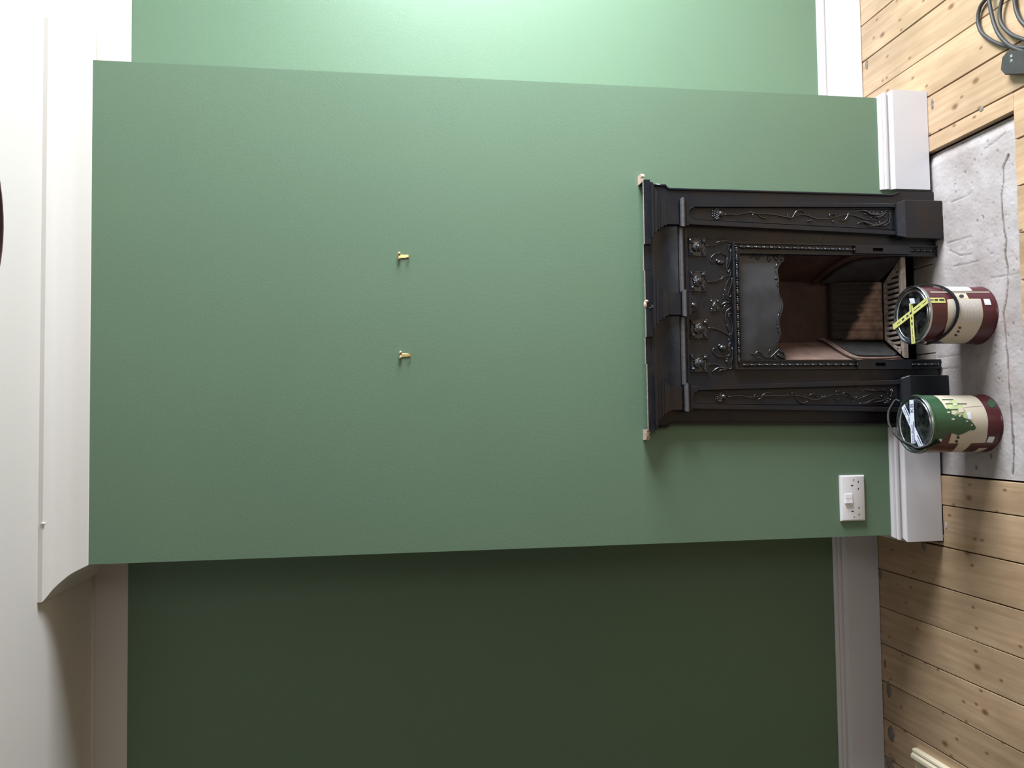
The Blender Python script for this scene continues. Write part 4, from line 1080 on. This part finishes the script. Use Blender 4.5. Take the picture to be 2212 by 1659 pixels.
# --- first can: maroon, taped lid
c1 = Can(-.0313, -.2085, .0897, .2279, 'maroon paint can with yellow tape crossed on its lid, before the fire opening')
v1 = (1900, 600, 7.9)
c1.patch('label', k1((1150, 372), (1300, 358), (1720, 362), (1752, 500), (1765, 650), (1735, 790), (1690, 880), (1610, 1000), (1500, 1090), (1440, 1117), (1130, 1122), (1010, 1060), (1080, 960), (1130, 840), (1160, 700), (1160, 540)), M_CREAM)
c1.patch('printed_text', k1((1215, 385), (1690, 385), (1712, 560), (1700, 770), (1215, 770), (1240, 560)), M_PRINT, off=.0008, uv=True)
c1.patch('label_tab', k1((1262, 268), (1470, 268), (1500, 318), (1522, 360), (1305, 362), (1290, 320)), M_CREAM, off=.0006)
c1.patch('seam', k1((860, 236), (1870, 236), (1890, 262), (870, 262)), M_GREYLINE, off=.0005)
for q in ((( 1032, 166), (1140, 166), (1195, 216), (1085, 216)), ((1092, 156), (1345, 156), (1425, 230), (1205, 230)), ((1352, 156), (1480, 160), (1580, 226), (1432, 230))): c1.patch('sticker', k1(*q), M_LABELWHITE, off=.0008)
c1.patch('sticker', k1((1768, 364), (1872, 364), (1905, 464), (1795, 464)), M_LABELWHITE, off=.0006)
def blob(c, kk, x, y, rx, ry, m, off=.001, name='icon'):
    return c.patch(name, kk(*[(x+rx*math.cos(2*math.pi*i/14), y+ry*math.sin(2*math.pi*i/14)) for i in range(14)]), m, off=off, jit=.0028 if name == 'bare_label_spot' else 0)
blob(c1, k1, 1395, 318, 42, 30, M_INK)
for x, y in ((1366, 850), (1340, 914), (1300, 975)): blob(c1, k1, x, y, 26, 20, M_INK)
zt = c1.zb+c1.h
a, b_ = onlid(c1, v1, 235, 845, 0), onlid(c1, v1, 822, 380, 0)
strip(c1, a, b_, .0185, zt+.0002, 'tape_strip', M_YELLOW)
a2, b2 = onlid(c1, v1, 535, 430, 0), onlid(c1, v1, 578, 1125, 0)
strip(c1, a2, b2, .0175, zt+.0001, 'tape_strip', M_YELLOW)
c1.patch('tape_strip', k1((822, 345), (1100, 345), (1128, 432), (842, 432)), M_YELLOW, off=.0012)
for f0, f1 in ((.12, .22), (.27, .33), (.40, .46), (.50, .56), (.62, .80), (.86, .97)):
    w = .0062 if f1-f0 < .08 else .0022
    strip(c1, a.lerp(b_, f0), a.lerp(b_, f1), w, zt+.0007, 'tape_print', M_INK, .0001)
for f0, f1 in ((.06, .24), (.34, .41), (.47, .55), (.62, .78), (.82, .97)):
    w = .0058 if f1-f0 < .09 else .0020
    strip(c1, a2.lerp(b2, f0), a2.lerp(b2, f1), w, zt+.0006, 'tape_print', M_INK, .0001)
for q in (((930, 368), (985, 368), (990, 395), (935, 395)), ((1010, 368), (1090, 368), (1105, 395), (1015, 395)), ((850, 375), (915, 375), (918, 388), (852, 388))): c1.patch('tape_print', k1(*q), M_INK, off=.0020)
p = onlid(c1, v1, 575, 400)
bm = new(); loft(bm, [[(p.x+x, p.y+y, zt+z+h_) for x, y, z in ((-.008, -.011, 0), (.008, -.009, .002), (.0095, .009, .004), (-.007, .008, .001))] for h_ in (.0008, .0035)])
obj('paper_tab', bm, M_LABELWHITE, c1.root)
c1.ears(.22)
# bail dropped forward against the can
hp = [Vector((c1.c.x+(c1.r+.0045)*math.cos(t), c1.c.y+(c1.r+.0045)*math.sin(t), z)) for t, z in
      [(lerp(.22, -math.pi+.22, i/24), c1.zb+c1.h-.030-.060*math.sin(math.pi*i/24)**.9) for i in range(25)]]
c1.strap(hp, .0046, .0018, flat=True)

# --- second can: green paint over its side, white tape on the lid
c2 = Can(-.3656, -.2100, .0890, .2325, 'maroon paint can with green paint run down its side, white tape on lid')
v2 = (1900, 830, 7.9)
c2.patch('label', k2((905, 195), (1540, 190), (1640, 222), (1745, 330), (1820, 480), (1848, 620), (1840, 780), (1800, 995), (1560, 1005), (1470, 1100), (1390, 1148), (1215, 1150), (1290, 1090), (1345, 1008), (1170, 1005), (1225, 830), (1200, 640), (1130, 430), (1040, 290)), M_CREAM)
c2.patch('seam', k2((1440, 392), (1752, 372), (1752, 380), (1440, 402)), M_GREYLINE, off=.0006)
c2.patch('printed_picture', k2((1130, 340), (1250, 262), (1330, 300), (1400, 360), (1460, 450), (1520, 540), (1480, 600), (1380, 610), (1240, 560), (1160, 450)), M_PAINTPIC, off=.0006)
for q in (((1060, 262), (1250, 262), (1252, 276), (1062, 276)), ((1120, 330), (1482, 332), (1482, 346), (1120, 346)), ((1160, 430), (1335, 425), (1335, 442), (1160, 446))): c2.patch('drip', k2(*q), M_DRIP, off=.0014)
c2.patch('green_paint_run', k2((600, 185), (760, 190), (890, 192), (960, 230), (1030, 300), (1085, 370), (1130, 420), (1210, 425), (1220, 455), (1240, 520), (1290, 545), (1350, 505), (1370, 560), (1400, 520), (1440, 570), (1500, 590), (1570, 640), (1620, 700), (1640, 750), (1620, 780), (1540, 785), (1450, 830), (1350, 865), (1290, 860), (1230, 825), (1170, 840), (1120, 900), (1050, 960), (960, 1040), (870, 1090), (810, 1105), (850, 1000), (890, 880), (905, 760), (900, 620), (860, 480), (800, 340), (720, 250)), M_DRIP, off=.0011, jit=.0035)
for x, y, rx, ry in ((1265, 490, 45, 32), (1385, 450, 50, 40), (1250, 595, 30, 14), (1175, 480, 26, 14), (1355, 545, 16, 18), (1485, 630, 22, 10), (1568, 697, 18, 10), (1285, 350, 40, 22)):
    blob(c2, k2, x, y, rx, ry, M_CREAM, off=.0017, name='bare_label_spot')
blob(c2, k2, 1915, 322, 68, 82, M_DRIP, off=.0008, name='paint_blotch')
c2.patch('sticker', k2((1478, 482), (1540, 482), (1568, 605), (1505, 590)), M_WTAPE, off=.0016)
c2.patch('sticker', k2((1862, 893), (1965, 893), (1922, 996), (1818, 988)), M_LABELWHITE, off=.0006)
c2.patch('sticker', k2((1690, 1085), (1838, 1083), (1760, 1125), (1660, 1152), (1560, 1158)), M_CREAM, off=.0006)
for x, y in ((1337, 905), (1310, 972)): blob(c2, k2, x, y, 27, 24, M_INK)
zt2 = c2.zb+c2.h
s1a, s1b = onlid(c2, v2, 548, 268), onlid(c2, v2, 580, 1010)
s2a, s2b = onlid(c2, v2, 402, 372), onlid(c2, v2, 715, 1070)
strip(c2, s2a, s2b, .0200, zt2+.0001, 'white_tape', M_WTAPE); strip(c2, s1a, s1b, .0200, zt2+.0006, 'white_tape', M_WTAPE)
def word(txt, a, b_, size, z, off=0, flip=False, parent=None):
    "letters laid flat along a->b"
    cu = bpy.data.curves.new('lettering', 'FONT'); cu.body = txt; cu.size = size; cu.extrude = .00008
    t = bpy.data.objects.new('lettering', cu); COL.objects.link(t)
    bpy.context.view_layer.update()
    me = bpy.data.meshes.new_from_object(t); bpy.data.objects.remove(t)
    d_ = (b_-a).normalized(); ang = math.atan2(d_.y, d_.x); n_ = Vector((-d_.y, d_.x))
    p = a+n_*off
    me.transform(Matrix.Translation((p.x, p.y, z)) @ Matrix.Rotation(ang, 4, 'Z'))
    return mesh_obj('lettering', me, M_NAVY, parent or c2.root)
# the tape reads from the left of the room towards the right
word('KB', s1b.lerp(s1a, .70), s1a, .0235, zt2+.0011, off=-.0082)
word('Kent Blaxill', s1b.lerp(s1a, .02), s1a, .0118, zt2+.0011, off=-.0015)
strip(c2, s1b.lerp(s1a, .02)+(s1a-s1b).orthogonal().normalized()*-0.0060, s1b.lerp(s1a, .50)+(s1a-s1b).orthogonal().normalized()*-0.0060, .0036, zt2+.0011, 'navy_line', M_NAVY, .0001)
word('Kent', s2b.lerp(s2a, .04), s2a, .0110, zt2+.0005, off=.0008)
word('Kent', s2b.lerp(s2a, .78), s2a, .0110, zt2+.0005, off=.0008)
word('00', s2b.lerp(s2a, .58), s2a, .0185, zt2+.0005, off=-.0065)
for f0, f1 in ((.03, .26), (.72, .95)):
    o_ = (s2a-s2b).normalized(); o_ = Vector((o_.y, -o_.x))*.0050
    strip(c2, s2b.lerp(s2a, f0)+o_, s2b.lerp(s2a, f1)+o_, .0036, zt2+.0006, 'navy_line', M_NAVY, .0001)
# dried paint round the rim
bm = new(); lathe(bm, [(c2.r-.0012, -.014), (c2.r+.0012, -.012), (c2.r+.0010, -.006), (c2.r-.0010, -.0045)], (c2.c.x, c2.c.y, zt2), 72)
obj('paint_ring', bm, M_DRIP, c2.root, smooth=True)
c2.ears(math.radians(58))
def arc_handle(c, P_, w=.0042):
    return c.strap(smooth_path(P_, 6), w*1.25, .0028)
# bail standing up and leaning to the wall, left over the lid
ez = c2.zb+c2.h-.030
e1 = Vector((c2.c.x+(c2.r+.004)*math.cos(math.radians(58)), c2.c.y+(c2.r+.004)*math.sin(math.radians(58)), ez))
e2 = Vector((c2.c.x-(c2.r+.004)*math.cos(math.radians(58)), c2.c.y-(c2.r+.004)*math.sin(math.radians(58)), ez))
def inPlane(x, y):   # the plane of the leaning bail, through both ears
    ax = (e1-e2).normalized(); upv = Vector((-ax.y, ax.x, 0))*.62+Vector((0, 0, .78)); n_ = ax.cross(upv).normalized()
    return atPlane(1900+x/7.9, 830+y/7.9, e1, n_)
arc = [e1]+[inPlane(x, y) for x, y in ((300, 280), (215, 370), (160, 480), (152, 590), (172, 700), (230, 810), (310, 900), (420, 985), (560, 1050), (690, 1095))]+[e2]
arc_handle(c2, arc)

# ------------------------------------------------------------------ extension lead: plug and coiled flex, near the right of the room
lead = empty('extension_lead', (.74, -.36, 0), 'dusty black plug with coiled thick flex lying on the pine boards by the hearth corner', 'cable')
ZP = .030
kp = lambda x, y: atZ(2080+x/9.22, y/9.22, ZP)
tl, tr, br_, bl_ = kp(770, 1140), kp(880, 1010), kp(1040, 1000), kp(1217, 1060)
dn = kp(740, 1400); dn2 = kp(820, 1490)
pts = [dn, tl, tr, br_]
far = Vector((.012, -.055, 0))
pts = [tl, tr, br_, br_+(dn2-kp(1217, 1480))*-.55, dn2+(kp(1217, 1480)-dn2)*1.05, dn2, dn]
base = [Vector((p.x, p.y, 0)) for p in pts]
cc = sum(base, Vector())/len(base)
bm = new(); loft(bm, [[(lerp(cc.x, p.x, s_), lerp(cc.y, p.y, s_), z) for p in base] for s_, z in ((.93, .0005), (1, .003), (1.0, ZP-.004), (.93, ZP))])
obj('plug_body', bm, M_RUBBER, lead)
bm = new(); ball(bm, (cc.x, cc.y, ZP), .006, .006, .0012); 
obj('screw', bm, M_STEEL, lead, smooth=True)
bm = new(); q = cc; box(bm, cc.x+.012, cc.x+.0135, cc.y-.006, cc.y+.003, ZP-.0002, ZP+.0004); box(bm, cc.x+.016, cc.x+.0175, cc.y-.005, cc.y+.004, ZP-.0002, ZP+.0004)
obj('scratch_mark', bm, M_LABELWHITE, lead)
R_ = .0058
def lp(z, *l): return [atZ(2080+x/9.22, y/9.22, z) for x, y in l]
runs = []
a = lp(.010, (440, 0), (350, 130), (305, 290), (305, 470), (370, 640), (500, 760), (690, 865), (900, 920), (1217, 950))
b_ = lp(.024, (520, 0), (565, 250), (625, 480), (720, 690), (860, 850), (1010, 950), (1217, 1030))
c = lp(.016, (780, 0), (735, 230), (755, 440), (860, 600), (1010, 710), (1217, 785))
d = lp(.010, (1030, 0), (1060, 200), (1130, 370), (1217, 480))
def turn(run, z, pre, post, arc):
    "one turn of the coil: runs in from the near side, round the visible bend, and back behind"
    return lp(z, *pre) + list(reversed(run)) + lp(z, *post) + lp(z, *arc)
full = (turn(a, .010, ((1900, 1000), (1550, 990)), ((560, -140), (760, -260)), ((1200, -330), (1700, -180), (2050, 250), (2080, 700)))
        + turn(b_, .022, ((1850, 1090), (1500, 1090)), ((520, -150), (640, -320)), ((1100, -420), (1700, -300), (2120, 200), (2050, 650)))
        + turn(c, .016, ((1750, 840), (1480, 850)), ((860, -170), (1020, -280)), ((1300, -300), (1650, -120), (1850, 200), (1800, 520)))
        + turn(d, .008, ((1640, 680), (1420, 640)), ((1040, -150), (1140, -260)), ((1300, -270), (1450, -160))))
bm = new(); tube(bm, full, R_, seg=10, k=5, up_=Vector((0, 0, 1))); obj('flex', bm, M_RUBBER, lead, smooth=True)

# ------------------------------------------------------------------ lengths of moulding lying by the left wall
mp = atZ(1980, 1620, .015)
def moulding(x0, w, y1, y0, label, z=0):
    pr = [(0, 0), (0, .014), (.003, .018), (.009, .019), (.011, .0165), (.014, .0165), (.020, .024), (.030, .025), (.038, .020), (.041, .015), (.0435, .015), (.0435, .0105), (w, .009), (w, 0)]
    bm = new(); loft(bm, [[(x0-a, y, z+h+.0005) for a, h in pr] for y in (y1, y0)])
    o = obj('moulding_strip', bm, M_TRIM, smooth=True, angle=30); tag(o, label, 'moulding'); return o
moulding(-1.488, .085, .158, -1.3, 'cream primed length of ridged timber moulding lying on the boards beside the left skirting')

# ------------------------------------------------------------------ pendant lamp, only its lower edge in view
pz = 2.36; far_ = atZ(5.5, 430, pz); dirh = Vector((far_.x-CAM.x, far_.y-CAM.y)).normalized(); Rl = .17
pc = Vector((far_.x, far_.y))-dirh*Rl
lamp = empty('pendant_lamp', (pc.x, pc.y, pz), 'mauve brown drum pendant shade hanging from the ceiling, only its edge showing', 'lamp')
bm = new(); lathe(bm, [(Rl, 0), (Rl+.001, .001), (Rl, .20), (Rl-.003, .20), (Rl-.003, 0), (Rl, 0)], (pc.x, pc.y, pz), 64); obj('lamp_shade', bm, M_SHADE, lamp, smooth=True, angle=40)
bm = new(); cyl(bm, (pc.x, pc.y, pz+.19), (pc.x, pc.y, ZC), .003, 8); obj('cord', bm, M_WHITE_PL, lamp)
bm = new(); lathe(bm, [(.001, 0), (.04, 0), (.05, .03), (.001, .03)], (pc.x, pc.y, ZC-.031), 24); obj('ceiling_rose', bm, M_WHITE_PL, lamp, smooth=True, angle=40)
bm = new()
for k in range(3):
    a = k*2*math.pi/3; cyl(bm, (pc.x, pc.y, pz+.19), (pc.x+(Rl-.002)*math.cos(a), pc.y+(Rl-.002)*math.sin(a), pz+.19), .0015, 6)
lathe(bm, [(.001, .12), (.018, .12), (.018, .19), (.001, .19)], (pc.x, pc.y, pz), 16)
obj('lamp_holder', bm, M_WHITE_PL, lamp)
